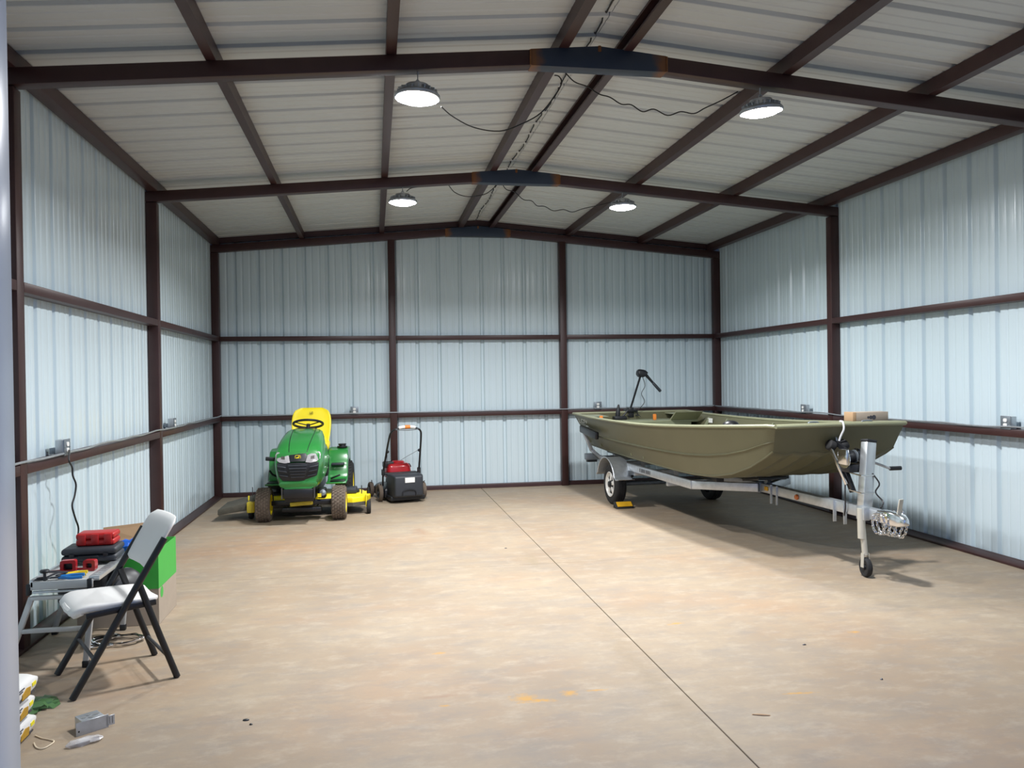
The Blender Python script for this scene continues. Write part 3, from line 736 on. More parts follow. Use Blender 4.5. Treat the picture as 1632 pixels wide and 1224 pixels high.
# coil of silver cable under the table
cp = []
rnd = random.Random(4)
for i in range(70):
    a = i*.33; rr = .10+.03*math.sin(i*.7)+.02*rnd.random()
    cp.append((-1.60+rr*1.15*math.cos(a), 5.36+rr*.95*math.sin(a), .008+.012*(i/70)+.008*rnd.random()))
cable('cable_coil', cp, .0065, 'chrome', 'loose coil of silver armoured cable on the floor under the table', 'cable', 4)
# scraps on the concrete
for (px, py, rx, ry, lab, m) in ((392, 1148, .016, .01, 'black scrap on the floor in front of the chair', 'black_plastic'), (400, 1155, .008, .006, 'tiny black crumb next to the black scrap', 'black_plastic'),
                                 (1405, 1083, .008, .007, 'small dark nut on the floor before the trailer jack', 'tool_steel'), (1213, 1140, .045, .007, 'reddish wood sliver on the floor beside the joint', 'cardboard'),
                                 (806, 874, .012, .006, 'dark crumb on the floor near the push mower', 'tool_steel'), (1282, 1028, .012, .004, 'bent nail lying on the floor', 'tool_steel')):
    p = pix(px, py, 'Z', 0); o = MB().lathe([(.0, 0), (1., .0), (.9, .6), (.4, 1.), (0, 1.05)], 9, cap=False).build('floor_scrap', m); o.location = (p.x, p.y, 0.0005); o.scale = (rx, ry, .006)
    o.rotation_euler = (0, 0, random.uniform(-.4, .4)); tag(o, lab, 'scrap')

# =================================================================== WHEELS
def tire_profile(r, w, rim, k=.35):
    """half-round section, (radius, along axle)"""
    h = w/2
    return [(rim, -h*.80), (rim+.004, -h*.92), (rim+(r-rim)*.45, -h), (r-(r-rim)*.22, -h*.97), (r-.004, -h*.78), (r, -h*.45), (r, h*.45), (r-.004, h*.78), (r-(r-rim)*.22, h*.97), (rim+(r-rim)*.45, h), (rim+.004, h*.92), (rim, h*.80)]
def tread_blocks(r, w, rows, per, m, parent, hgt=.006, skew=0.):
    mb = MB()
    for i in range(rows):
        y = -w/2+w*(i+.5)/rows
        for k in range(per):
            a = 2*math.pi*(k+.5*(i % 2))/per; da = 2*math.pi/per*.33
            bx = []
            for rr in (r-.006, r+hgt*(.6 if i in (0, rows-1) else 1)):
                for aa, yy in ((a-da, y-w/rows*.36), (a+da, y-w/rows*.36), (a+da+skew, y+w/rows*.36), (a-da+skew, y+w/rows*.36)):
                    bx.append((rr*math.cos(aa), yy, rr*math.sin(aa)))
            mb.add(bx, [(0, 1, 2, 3), (7, 6, 5, 4), (0, 4, 5, 1), (1, 5, 6, 2), (2, 6, 7, 3), (3, 7, 4, 0)])
    o = mb.build('tread', m, parent, smooth=False); o['kind'] = 'stuff'; return o

# =================================================================== GARDEN TRACTOR
def deer_emblem(parent, c, w, h, m, face):
    """leaping-deer badge: outline shield with a stylised deer, drawn in the x-z plane at y=face"""
    cx, cz = c
    fr = rrect(w/2, h/2, w*.22, 3); inn = rrect(w/2*.86, h/2*.84, w*.18, 3); n = len(fr)
    vs = [(cx+u, y, cz+v) for y in (face, face-.0012) for ring in (fr, inn) for u, v in ring]
    fs = []
    for b in (0, 2*n):
        for j in range(n): fs.append((b+j, b+(j+1) % n, b+n+(j+1) % n, b+n+j))
    MB().add(vs, fs).build('emblem_frame', m, parent)
    deer = [(-.42, .02), (-.30, .10), (-.05, .10), (.12, .20), (.16, .40), (.10, .62), (.22, .44), (.34, .34), (.46, .22), (.34, .20), (.24, .06), (.30, -.14), (.42, -.34), (.30, -.30), (.16, -.10), (-.08, -.10), (-.20, -.22), (-.40, -.48), (-.36, -.24), (-.30, -.08)]
    MB().prism([(u*w*.8, v*h*.8) for u, v in deer], lambda u, v, t: (cx+u, t, cz+v), face-.0012, face).build('emblem_deer', m, parent, smooth=False)

def tractor():
    t = thing('lawn_tractor', 'green and yellow riding lawn tractor with yellow seat and mowing deck', 'lawn tractor', (-.835, 9.64, 0), R(-1.5))
    # ---- hood, built from sections front to back
    def ring(pts): return [(x, y, z) for x, y, z in pts] + [(-x, y, z) for x, y, z in reversed(pts)]
    S = [
        ring([(.14, -.345, .405), (.185, -.350, .43), (.205, -.365, .52), (.225, -.37, .62), (.236, -.355, .70), (.228, -.325, .775), (.195, -.305, .80), (.09, -.305, .808)]),
        ring([(.15, -.30, .40), (.205, -.29, .425), (.235, -.29, .52), (.252, -.29, .62), (.258, -.275, .72), (.246, -.255, .815), (.205, -.24, .845), (.10, -.24, .852)]),
        ring([(.16, -.10, .40), (.22, -.09, .43), (.255, -.09, .53), (.272, -.09, .65), (.270, -.08, .77), (.245, -.07, .88), (.195, -.06, .912), (.105, -.06, .920)]),
        ring([(.16, .15, .41), (.225, .15, .44), (.262, .15, .54), (.278, .15, .67), (.266, .16, .82), (.228, .17, .945), (.180, .18, .972), (.11, .18, .980)]),
        ring([(.16, .40, .42), (.225, .40, .45), (.262, .40, .55), (.276, .40, .70), (.252, .40, .86), (.205, .41, .995), (.165, .42, 1.018), (.11, .42, 1.026)]),
        ring([(.16, .53, .42), (.22, .53, .45), (.255, .53, .55), (.265, .53, .70), (.240, .53, .86), (.19, .53, .99), (.16, .53, 1.01), (.11, .53, 1.016)]),
    ]
    hood = MB().loft(S).build('hood', 'tractor_green', t, bevel=0, ang=50)
    for s in (-1, 1):   # creases along the bonnet
        MB().tube(catmull([(s*.098, -.303, .811), (s*.105, -.24, .853), (s*.118, -.06, .920), (s*.128, .18, .979), (s*.130, .42, 1.024)], 4), .0035, 6).build('hood_seam', 'black_plastic', hood)
        # side panel line and yellow flash
        MB().prism([(.28, .80), (.47, .90), (.44, .93), (.26, .85)], lambda u, v, q, s=s: (s*(.262+q-.35*(v-.82)+.0), u, v), .004, .010).build('yellow_stripe', 'tractor_yellow', hood)
    # ---- front: headlights, badge, grille
    def face(z): # y of the front face
        return -.345-.025*min(1, max(0, (z-.43)/.19)) + (0.015*max(0, (z-.62)/.08) if z > .62 else 0) + (.030*(z-.70)/.075 if z > .70 else 0)
    def plate(poly, th=.010, inset=.0):
        """poly in x-z laid on the front face"""
        n = len(poly); vs = [(x, face(z)-th+inset+.14*abs(x)**2*1.6, z) for x, z in poly] + [(x, face(z)+.03+.14*abs(x)**2*1.6, z) for x, z in poly]
        return MB().add(vs, [tuple(range(n)), tuple(reversed(range(n, 2*n)))] + [(j, n+j, n+(j+1) % n, (j+1) % n) for j in range(n)])
    for s in (-1, 1):
        hl = plate([(s*.083, .700), (s*.102, .775), (s*.16, .800), (s*.228, .812), (s*.246, .785), (s*.243, .735), (s*.20, .704), (s*.14, .692)], .012)
        hl.build('headlight', 'lens_clear', t, bevel=.003)
        plate([(s*.14, .735), (s*.14, .765), (s*.18, .772), (s*.18, .742)], .015).build('reflector', 'chrome', t)
    bd = plate([(-.082, .708), (.082, .708), (.098, .768), (.085, .795), (-.085, .795), (-.098, .768)], .013).build('badge_panel', 'black_plastic', t, bevel=.003)
    deer_emblem(t, (0, .750), .062, .058, 'tractor_yellow', face(.75)-.015)
    plate([(-.228, .698), (-.14, .690), (0, .695), (.14, .690), (.228, .698), (.222, .62), (.205, .545), (.165, .500), (0, .493), (-.165, .500), (-.205, .545), (-.222, .62)], .008).build('grille', 'black_plastic', t, bevel=.004)
    for k in range(3):
        z0 = .665-.05*k
        for s in (-1, 1):
            plate([(s*(.225-.012*k), z0+.006), (s*(.13-.012*k), z0-.012), (s*(.128-.012*k), z0-.026), (s*(.218-.014*k), z0-.012)], .020).build('grille_slat', 'dark_plastic', t, bevel=.003)
    plate([(-.115, .688), (.115, .688), (.075, .520), (-.075, .520)], .014).build('grille_center', 'black_plastic', t, bevel=.004)
    for k in range(5): plate([(-.10+.007*k, .672-.032*k), (.10-.007*k, .672-.032*k), (.10-.007*k, .662-.032*k), (-.10+.007*k, .662-.032*k)], .020).build('grille_slat', 'dark_plastic', t)
    plate([(-.19, .490), (.19, .490), (.212, .455), (.185, .425), (-.185, .425), (-.212, .455)], .018).build('chin', 'tractor_green', t, bevel=.008)
    MB().box((-.165, -.36, .300), (.165, -.27, .405)).build('bumper', 'black_metal', t, bevel=.012)
    for s in (-1, 1): MB().bar((s*.175, -.355, .30), (s*.175, -.355, .42), .012, .03, (0, 1, 0)).build('bumper_strut', 'tool_steel', t)
    # ---- chassis, axle, links
    MB().box((-.16, -.27, .25), (.16, 1.35, .42)).build('chassis', 'black_metal', t, bevel=.01)
    MB().bar((-.34, 0, .205), (.34, 0, .205), .06, .055).build('front_axle', 'black_metal', t, bevel=.01)
    MB().box((-.22, -.06, .10), (.22, .03, .155)).build('hitch_bar', 'black_metal', t, bevel=.01)
    MB().bar((-.12, -.11, .20), (.13, -.11, .215), .05, .045).build('front_pulley_cover', 'worn_yellow', t, bevel=.008)
    for s in (-1, 1): MB().tube([(s*.15, -.06, .14), (s*.18, .10, .17), (s*.33, .03, .17)], .011, 8).build('steering_link', 'tool_steel', t)
    # ---- wheels
    def wheel(x, y, r, w, rim, mt, mr, per, rows, out):
        g = MB().lathe(tire_profile(r, w, rim), 40, (0, 0, 0), (0, 1, 0), cap=False).build('tire', mt, t, ang=50); g.location = (x, y, r); g.rotation_euler = (0, 0, R(90))
        tread_blocks(r, w*.86, rows, per, mt, g, .008, .05)
        MB().lathe([(rim, -w*.47), (rim*.92, -w*.45), (rim*.86, -w*.12), (rim*.35, -w*.08), (rim*.30, -w*.22), (.0, -w*.22)], 28, (0, 0, 0), (0, 1, 0), cap=False).build('rim', mr, g)
        MB().lathe([(rim, w*.47), (rim*.92, w*.45), (rim*.86, w*.12), (rim*.35, w*.08), (rim*.30, w*.22), (.0, w*.22)], 28, (0, 0, 0), (0, 1, 0), cap=False).build('rim', mr, g)
    for s in (-1, 1):
        wheel(s*.42, 0, .190, .165, .118, 'dusty_rubber', 'tractor_yellow', 30, 5, s)
        wheel(s*.415, 1.20, .275, .225, .13, 'rubber', 'tractor_yellow', 34, 5, s)
    # ---- fenders with foot platforms
    for s in (-1, 1):
        prof = [(.40, .375), (.62, .372), (.70, .395), (.74, .45), (.76, .55), (.80, .665), (.86, .725), (1.00, .748), (1.30, .735), (1.45, .66), (1.47, .50), (1.42, .47), (1.36, .55), (1.20, .60), (1.00, .58), (.86, .50), (.80, .40), (.72, .355), (.40, .352)]
        fe = MB().prism(prof, lambda u, v, q, s=s: (s*q, u, v), .235, .478).build('fender', 'tractor_green', t, bevel=.014, seg=3)
        MB().box((min(s*.28, s*.46), .44, .377), (max(s*.28, s*.46), .68, .384)).build('foot_mat', 'black_plastic', fe, bevel=.003)
        for k in range(2): MB().box((min(s*.30, s*.44), .795-.0+.05*k, .60+.065*k), (max(s*.30, s*.44), .805+.05*k, .618+.065*k)).build('vent_slot', 'dark_plastic', fe, bevel=.002)
    MB().lathe([(.058, 0), (.064, .006), (.064, .018), (.044, .024), (.040, .032), (.050, .036), (.050, .050), (.0, .052)], 20, (.40, .98, .744), cap=False).build('fuel_cap', 'black_plastic', t)
    MB().box((.28, .70, .545), (.44, .78, .575)).build('cup_tray', 'dark_plastic', t, bevel=.01)
    MB().box((-.25, .62, .42), (.25, 1.46, .70)).build('rear_body', 'black_plastic', t, bevel=.03)
    MB().bar((-.30, .50, .655), (-.47, .46, .675), .06, .045).build('pedal', 'black_plastic', t, bevel=.008)
    MB().bar((.30, .42, .42), (.40, .40, .46), .06, .02).build('pedal', 'black_plastic', t, bevel=.004)
    MB().tube([(-.30, .55, .42), (-.40, .50, .48), (-.43, .48, .53)], .012, 8).build('lever', 'black_plastic', t)
    # ---- dash, steering
    MB().loft([[(x, y, z) for x, y, z in ((-.20, .52, .70), (.20, .52, .70), (.20, .64, .70), (-.20, .64, .70))], [(x, y, z) for x, y, z in ((-.17, .50, 1.00), (.17, .50, 1.00), (.15, .62, 1.00), (-.15, .62, 1.00))], [(-.12, .50, 1.025), (.12, .50, 1.025), (.10, .58, 1.03), (-.10, .58, 1.03)]]).build('dash', 'black_plastic', t, bevel=.01)
    T = Matrix.Rotation(R(-19), 3, 'X'); o = Vector((.02, .60, 1.075))
    sw = MB().tube([T @ Vector((.175*math.cos(a), .175*math.sin(a), 0)) + o for a in [R(q) for q in range(0, 360, 12)]], .015, 8, closed=True).build('steering_wheel', 'black_plastic', t)
    for a in (R(210), R(330), R(90)): MB().bar(o - Vector((0, 0, .02)), T @ Vector((.17*math.cos(a), .17*math.sin(a), 0)) + o, .03, .012).build('spoke', 'black_plastic', sw, bevel=.004)
    MB().cyl((.02, .585, .99), o, .022, 12).build('steering_column', 'black_plastic', sw)
    # ---- seat
    secs = []
    for i in range(15):
        q = i/14; z = .76+.49*q; y = 1.12+.15*q+.02*math.sin(q*3)
        e = math.sqrt(max(.0, 1-max(0, (q-.55)/.45)**3)); hw = (.215+.035*math.sin(min(1, q*1.6)*math.pi/2))*(.55+.45*e); th = .055*(.4+.6*e)*(1.1-.4*q)
        secs.append([(math.copysign(abs(math.cos(a))**.45, math.cos(a))*hw, y - .055*(abs(math.cos(a)))**3*(1-.5*q) + math.copysign(abs(math.sin(a))**.7, math.sin(a))*th, z) for a in [2*math.pi*j/32 for j in range(32)]])
    sb = MB().loft(secs).build('seat_back', 'tractor_yellow', t, ang=60)
    deer_emblem(sb, (0, 1.185), .045, .036, 'black_plastic', 1.2)
    secs = []
    for i in range(13):
        q = i/12; y = .74+.42*q; e = math.sqrt(max(0, 1-(abs(2*q-1))**5)); hw = .245*(.7+.3*e)
        secs.append([(math.copysign(abs(math.cos(a))**.45, math.cos(a))*hw, y, .755+.05*q + math.copysign(abs(math.sin(a))**.6, math.sin(a))*.06*(.4+.6*e) - (.02*(1-(math.cos(a))**2) if math.sin(a) > 0 else 0)) for a in [2*math.pi*j/28 for j in range(28)]])
    MB().loft(secs).build('seat_cushion', 'tractor_yellow', t, ang=60)
    # ---- mowing deck
    dk = [(-.56, .12), (-.46, .15), (.44, .15), (.56, .12), (.72, .22), (.76, .42), (.70, .66), (.40, .86), (-.30, .86), (-.56, .70)]
    dp = MB()
    dp.loft([[(x*1.0, y+.12, .105) for x, y in dk], [(x*1.0, y+.12, .20) for x, y in dk], [(x*.93+.005, (y-.44)*.9+.44+.12, .225) for x, y in dk], [(x*.90+.005, (y-.44)*.88+.44+.12, .232) for x, y in dk]])
    deck = dp.build('mower_deck', 'tractor_yellow', t, bevel=.008)
    MB().loft([[(x*1.004, (y-.44)*1.004+.56, .100) for x, y in dk], [(x*1.004, (y-.44)*1.004+.56, .145) for x, y in dk]]).build('deck_skirt', 'deck_grime', deck)
    for x in (-.36, .10, .52):
        MB().lathe([(.11, 0), (.11, .03), (.06, .045), (.05, .075), (.0, .078)], 20, (x, .52, .228), cap=False).build('spindle_cover', 'black_plastic', deck)
    MB().box((.42, .36, .235), (.60, .60, .30)).build('belt_cover', 'dark_plastic', deck, bevel=.015)
    for x, y in ((.745, .30), (-.60, .20)):
        MB().lathe([(.03, -.02), (.068, -.024), (.075, -.01), (.075, .01), (.068, .024), (.03, .02)], 22, (x, y, .077), (1, 0, 0)).build('gauge_wheel', 'rubber', deck)
        MB().bar((x-.03, y, .08), (x-.03, y+.03, .27), .012, .04, (0, 1, 0)).build('wheel_bracket', 'tractor_yellow', deck, bevel=.004)
    MB().tube([(.66, .38, .22), (.66, .38, .33)], .006, 8).build('height_pin', 'tool_steel', deck)
    MB().lathe([(.018, 0), (.02, .01), (.012, .06), (.014, .075), (.0, .08)], 12, (.74, .34, .235), cap=False).build('wash_port', 'black_plastic', deck)
    ct = MB().loft([[(-.53, .10, .135), (-.53, .62, .135), (-.53, .62, .255), (-.53, .10, .235)], [(-.95, .06, .075), (-.93, .50, .075), (-.93, .50, .165), (-.95, .06, .14)]]).build('discharge_chute', 'deck_grime', t, bevel=.01)
    MB().tube([(-.60, .30, .25), (-.60, .30, .36)], .005, 6).build('chute_pin', 'tool_steel', ct)
    MB().box((-.62, .02, .10), (-.54, .12, .22)).build('chute_hinge', 'worn_yellow', ct, bevel=.006)
    MB().box((.17, .0, .24), (.27, .14, .36)).build('engine_oil_filter', 'black_metal', t, bevel=.02)
    MB().lathe([(.03, 0), (.035, .01), (.035, .09), (.0, .1)], 14, (.24, .02, .30), (0, -1, .2), cap=False).build('oil_filter', 'galv_dark', t)
    MB().box((.185, -.10, .27), (.225, -.08, .31)).build('caution_label', 'tractor_yellow', t)
tractor()

# =================================================================== PUSH MOWER
def push_mower():
    t = thing('push_mower', 'black walk-behind lawn mower with red engine and rear grass bag', 'lawn mower', (.335, 10.95, 0), R(14))
    # deck
    dk = [(-.24, -.06), (.24, -.06), (.26, .10), (.26, .42), (.18, .56), (-.18, .56), (-.26, .42), (-.26, .10)]
    MB().loft([[(x, y, .05) for x, y in dk], [(x, y, .15) for x, y in dk], [(x*.86, (y-.25)*.86+.25, .19) for x, y in dk], [(x*.5, (y-.25)*.5+.25, .20) for x, y in dk]]).build('deck', 'black_metal', t, bevel=.01)
    for x, y, r in ((-.295, -.02, .115), (.295, -.02, .115), (-.285, .50, .10), (.285, .50, .10)):
        g = MB().lathe(tire_profile(r, .052, r*.62), 28, (0, 0, 0), (1, 0, 0), cap=False).build('wheel', 'dusty_rubber', t); g.location = (x, y, r)
        MB().lathe([(r*.63, -.022), (r*.5, -.018), (r*.45, -.008), (r*.2, -.006), (r*.18, -.024), (0, -.024)], 22, (0, 0, 0), (1, 0, 0), cap=False).build('hub', 'dark_plastic', g)
        MB().lathe([(r*.63, .022), (r*.5, .018), (r*.45, .008), (r*.2, .006), (r*.18, .024), (0, .024)], 22, (0, 0, 0), (1, 0, 0), cap=False).build('hub', 'dark_plastic', g)
        MB().cyl((x-.03 if x > 0 else x+.03, y, r), (x*.8, y, r), .012, 10).build('axle', 'tool_steel', t)
        MB().tube([(x*.92, y+.02, r+.03), (x*.98, y-.04, r+.10), (x*1.02, y-.07, r+.13)], .006, 6).build('height_lever', 'tool_steel', t)
    # engine
    MB().lathe([(.13, 0), (.145, .03), (.14, .07), (.0, .08)], 24, (.0, .22, .20), cap=False).build('engine_block', 'black_metal', t)
    en = MB().loft([[(x*k, y*k+.20, z) for x, y in rrect(.165, .15, .06, 3)] for k, z in ((1, .29), (1.04, .37), (.98, .44), (.80, .475))]).build('engine_shroud', 'red_paint', t, bevel=.006)
    MB().lathe([(.085, 0), (.085, .015), (.07, .03), (.0, .032)], 22, (.02, .20, .472), cap=False).build('recoil_cover', 'red_paint', en)
    MB().box((-.19, .10, .42), (-.06, .24, .50)).build('air_filter', 'black_plastic', t, bevel=.015)
    MB().lathe([(.028, 0), (.03, .02), (.0, .024)], 14, (.16, .16, .43), (1, 0, .5), cap=False).build('fuel_cap', 'black_plastic', t)
    # grass bag
    def r4(w0, y, zb, zt, k=.93): return [(x*k if z > (zb+zt)/2 else x, y, z) for x, z in ((-w0, zb), (w0, zb), (w0*1.08, zt), (-w0*1.08, zt))]
    bg = MB().loft([r4(.205, -.03, .085, .355), r4(.205, -.20, .075, .372), r4(.20, -.34, .075, .365), r4(.185, -.39, .095, .35)]).build('grass_bag', 'dark_plastic', t, bevel=.02, seg=3)
    MB().box((-.055, -.397, .270), (.075, -.391, .335)).build('warning_label', 'print_white', bg, bevel=.001, seg=1)
    MB().tube(catmull([(-.09, -.392, .10), (-.08, -.395, .16), (0, -.397, .18), (.08, -.395, .16), (.09, -.392, .10)], 4), .008, 6).build('bag_grip', 'black_plastic', bg)
    MB().box((-.225, -.03, .34), (.225, .07, .368)).build('rear_door', 'black_plastic', t, bevel=.008)
    MB().box((-.22, -.30, .03), (.24, -.07, .09)).build('rear_skirt', 'black_plastic', t, bevel=.012)
    # handle
    hp = [(-.245, .0, .20), (-.245, -.02, .36), (-.235, -.10, .55), (-.215, -.24, .84), (-.19, -.29, .93), (-.12, -.315, .965), (.0, -.325, .97), (.12, -.315, .965), (.19, -.29, .93), (.215, -.24, .84), (.235, -.10, .55), (.245, -.02, .36), (.245, .0, .20)]
    h = MB().tube(catmull(hp, 4), .0125, 10).build('handle', 'black_metal', t)
    for s in (-1, 1):
        MB().box((s*.245-.02, -.045, .34), (s*.245+.02, .0, .42)).build('handle_bracket', 'black_plastic', h, bevel=.006)
        MB().lathe([(.018, 0), (.022, .01), (.012, .025)], 10, (s*.222, -.15, .66), (-s, 0, 0)).build('knob', 'black_plastic', h)
    MB().tube(catmull([(-.105, -.325, .975), (-.06, -.34, .985), (0, -.343, .987), (.06, -.34, .985), (.105, -.325, .975)], 4), .021, 10).build('grip', 'print_white', h)
    MB().lathe([(.0235, -.035), (.025, -.02), (.025, .02), (.0235, .035)], 14, (.0, -.343, .986), (1, 0, 0)).build('grip_label', 'orange', h)
    MB().tube(catmull([(.15, -.335, .955), (.10, -.36, .95), (0, -.37, .945), (-.10, -.36, .95), (-.15, -.335, .955)], 4), .006, 6).build('control_bail', 'galv_dark', h)
    MB().tube([(.20, -.16, .665), (.09, .05, .56), (.03, .19, .49)], .0025, 6).build('starter_rope', 'galv_dark', t)
    MB().tube(catmull([(-.20, -.29, .93), (-.22, -.20, .75), (-.20, -.05, .52), (-.14, .1, .42)], 4), .004, 6).build('control_cable', 'cable_black', t)
push_mower()

# =================================================================== BOAT TRAILER
TR_LOC, TR_RZ = (3.62, 9.90, 0), math.atan2(-1, .0535)      # local +x runs forward to the hitch, +y towards the far wall side
def trailer():
    t = thing('boat_trailer', 'galvanised single-axle boat trailer with winch post and jack under the olive boat', 'boat trailer', TR_LOC, TR_RZ)
    ZT = .495
    # wheels
    for s in (-1, 1):
        g = MB().lathe(tire_profile(.250, .140, .155), 44, (0, 0, 0), (0, 1, 0), cap=False).build('tire', 'rubber', t, ang=50); g.location = (0, s*.655, .250)
        for k in (-.3, 0, .3): MB().lathe([(.2485, k*.1-.004), (.2515, k*.1-.003), (.2515, k*.1+.003), (.2485, k*.1+.004)], 44, (0, 0, 0), (0, 1, 0), cap=False).build('tread_groove', 'black_plastic', g)
        o = s
        rim = MB().lathe([(.158, o*.070), (.150, o*.074), (.140, o*.060), (.132, o*.040), (.125, o*.040), (.118, o*.048)], 40, (0, 0, 0), (0, 1, 0), cap=False).build('rim', 'wheel_white', g)
        for k in range(5):
            a = 2*math.pi*k/5+.3; c, q = math.cos(a), math.sin(a)
            MB().bar((c*.045, o*.056, q*.045), (c*.136, o*.048, q*.136), .05, .016, (0, 1, 0)).build('spoke', 'wheel_white', rim, bevel=.006)
        MB().lathe([(.06, o*.045), (.06, o*.058), (.038, o*.064), (.036, o*.084), (.0, o*.088)], 20, (0, 0, 0), (0, 1, 0), cap=False).build('hub', 'black_plastic', rim)
        MB().lathe([(.15, -o*.05), (.145, o*.02), (.0, o*.022)], 24, (0, 0, 0), (0, 1, 0), cap=False).build('brake_plate', 'galv_dark', rim)
        # fender: rolled sheet with flat ends
        ro = []; ri = []
        for k in range(0, 19):
            a = R(8+164*k/18); ro.append((.325*math.cos(a), .285+.305*math.sin(a)))
        ro = [(.44, .355), (.36, .345)] + ro[1:-1] + [(-.36, .345)]
        poly = ro + [(x*.985, z-.006) for x, z in reversed(ro)]
        MB().prism(poly, lambda u, v, q, s=s: (u, s*q, v), .56, .775).build('fender', 'galv', t, bevel=0, ang=30)
        lip = [(x, s*.775, z) for x, z in ro]; MB().tube(lip, .008, 6).build('fender_lip', 'galv', t)
        MB().bar((.30, s*.50, .42), (.30, s*.60, .42), .06, .05).build('fender_bracket', 'galv_dark', t)
        MB().bar((-.25, s*.50, .42), (-.25, s*.60, .42), .06, .05).build('fender_bracket', 'galv_dark', t)
        # side rails bending in to the tongue
        P = [(-.95, s*.54, ZT-.01), (2.0, s*.54, ZT-.01), (2.46, s*.06, ZT)]
        MB().bar(P[0], (P[1][0]+.012, P[1][1], P[1][2]), .055, .085).build('side_rail', 'galv', t, bevel=.006)
        MB().bar((P[1][0]-.012, P[1][1], P[1][2]), P[2], .055, .085).build('rail_bend', 'galv', t, bevel=.006)
        # bunks carrying the hull
        MB().bar((-1.0, s*.36, .578), (2.25, s*.36, .562), .085, .05).build('bunk', 'black_plastic', t, bevel=.008)
        for x in (-.75, .2, 1.2, 2.0): MB().bar((x, s*.36, .44), (x, s*.36, .57), .05, .012, (1, 0, 0)).build('bunk_bracket', 'galv', t)
        # guide with padded bar along the hull side
        MB().bar((-.80, s*.54, .48), (-.80, s*.70, .62), .045, .045, (1, 0, 0)).build('guide_post', 'galv', t, bevel=.005)
        MB().bar((-.80, s*.69, .605), (-.80, s*.81, .885), .045, .045, (1, 0, 0)).build('guide_post', 'galv', t, bevel=.005)
        MB().bar((-.88, s*.812, .90), (-.20, s*.812, .845), .055, .10).build('guide_pad', 'black_metal', t, bevel=.02)
        # tail lamp
        MB().box((-.92, min(s*.58, s*.76), .475), (-.83, max(s*.58, s*.76), .56)).build('tail_lamp', 'galv_dark', t, bevel=.008)
        MB().box((-.905, min(s*.60, s*.74), .445), (-.84, max(s*.60, s*.74), .475)).build('tail_lamp_lens', 'black_plastic', t, bevel=.006)
    MB().cyl((0, -.60, .250), (0, .60, .250), .028, 14).build('axle', 'galv_dark', t)
    for s in (-1, 1):
        MB().tube(catmull([(-.32, s*.52, .40), (-.1, s*.52, .31), (0, s*.52, .295), (.1, s*.52, .31), (.32, s*.52, .40)], 4), .02, 8, flat=.6).build('leaf_spring', 'black_metal', t)
    for x in (-.75, .35, 1.35): MB().bar((x, -.54, ZT-.075), (x, .54, ZT-.075), .05, .06).build('cross_member', 'galv', t, bevel=.005)
    MB().bar((-.90, -.54, ZT-.01), (-.90, .54, ZT-.01), .05, .07).build('rear_member', 'galv', t, bevel=.005)
    # lettering strip on the near rail
    for k in range(7): MB().box((.62+.05*k, -.569, ZT-.028), (.62+.05*k+(.034 if k % 3 else .022), -.5672, ZT+.012)).build('lettering', 'print_dark', t, smooth=False)
    # tongue
    MB().bar((1.55, 0, ZT), (4.23, 0, ZT), .078, .085).build('tongue', 'galv', t, bevel=.007)
    MB().bar((2.38, 0, ZT), (2.46, 0, ZT), .10, .105).build('tongue_clamp', 'galv_dark', t, bevel=.004)
    for x, w_ in ((2.66, .022), (2.76, .018), (3.66, .03), (3.80, .03)): MB().bar((x, -.043, ZT-.13), (x, -.043, ZT+.05), w_, .008, (1, 0, 0)).build('bolt_plate', 'galv', t, bevel=.001)
    MB().box((2.54, -.047, ZT-.018), (2.60, -.038, ZT+.022)).build('reflector', 'chock_yellow', t, bevel=.003)
    MB().lathe([(.022, 0), (.026, .006), (.022, .018), (.0, .022)], 16, (3.10, -.039, ZT-.006), (0, -1, 0), cap=False).build('marker_lamp', 'amber', t)
    MB().bar((2.30, 0, .56), (2.62, 0, .60), .30, .03).build('keel_support', 'black_plastic', t, bevel=.006)
    MB().bar((2.50, 0, ZT+.04), (2.55, 0, .58), .04, .04, (0, 1, 0)).build('keel_post', 'galv_dark', t)
    # coupler with latch and safety chain
    cp = MB().loft([[(4.19, y, ZT+z) for y, z in ((-.045, -.045), (.045, -.045), (.045, .048), (-.045, .048))], [(4.31, y, ZT+z) for y, z in ((-.052, -.05), (.052, -.05), (.045, .055), (-.045, .055))],
                    [(4.43, y, ZT+z) for y, z in ((-.048, -.045), (.048, -.045), (.035, .045), (-.035, .045))], [(4.48, y, ZT+z) for y, z in ((-.025, -.03), (.025, -.03), (.02, .02), (-.02, .02))]]).build('coupler', 'chrome', t, bevel=.012, seg=3)
    MB().bar((4.39, .0, ZT+.045), (4.42, .0, ZT+.16), .012, .036, (0, 1, 0)).build('latch_lever', 'cream_metal', cp, bevel=.004)
    rnd = random.Random(8)
    for c in range(5):
        pts = []
        for k in range(26):
            a = 2*math.pi*k/26; rr = .085+.014*rnd.random()
            pts.append((4.25+.022*c+rr*.8*math.cos(a), -.075+.03*c+.012*rnd.random(), ZT-.045+rr*(.85+.05*c)*math.sin(a)))
        ch = MB()
        for k in range(26):
            p, q = Vector(pts[k]), Vector(pts[(k+1) % 26]); d = (q-p).normalized(); u = d.cross(Vector((0, 1, 0))).normalized() if k % 2 else Vector((0, 1, 0))
            m_ = (p+q)/2; ch.tube([m_ + d*.017*math.cos(a) + u*.009*math.sin(a) for a in [R(z) for z in range(0, 360, 45)]], .0032, 5, closed=True)
        ch.build('safety_chain', 'chrome', t)['kind'] = 'stuff'
    # swivel jack on the near side of the tongue
    jx, jy = 4.055, -.075
    MB().cyl((jx, jy, .30), (jx-.006, jy, .535), .030, 18).build('jack_tube', 'cream_metal', t)
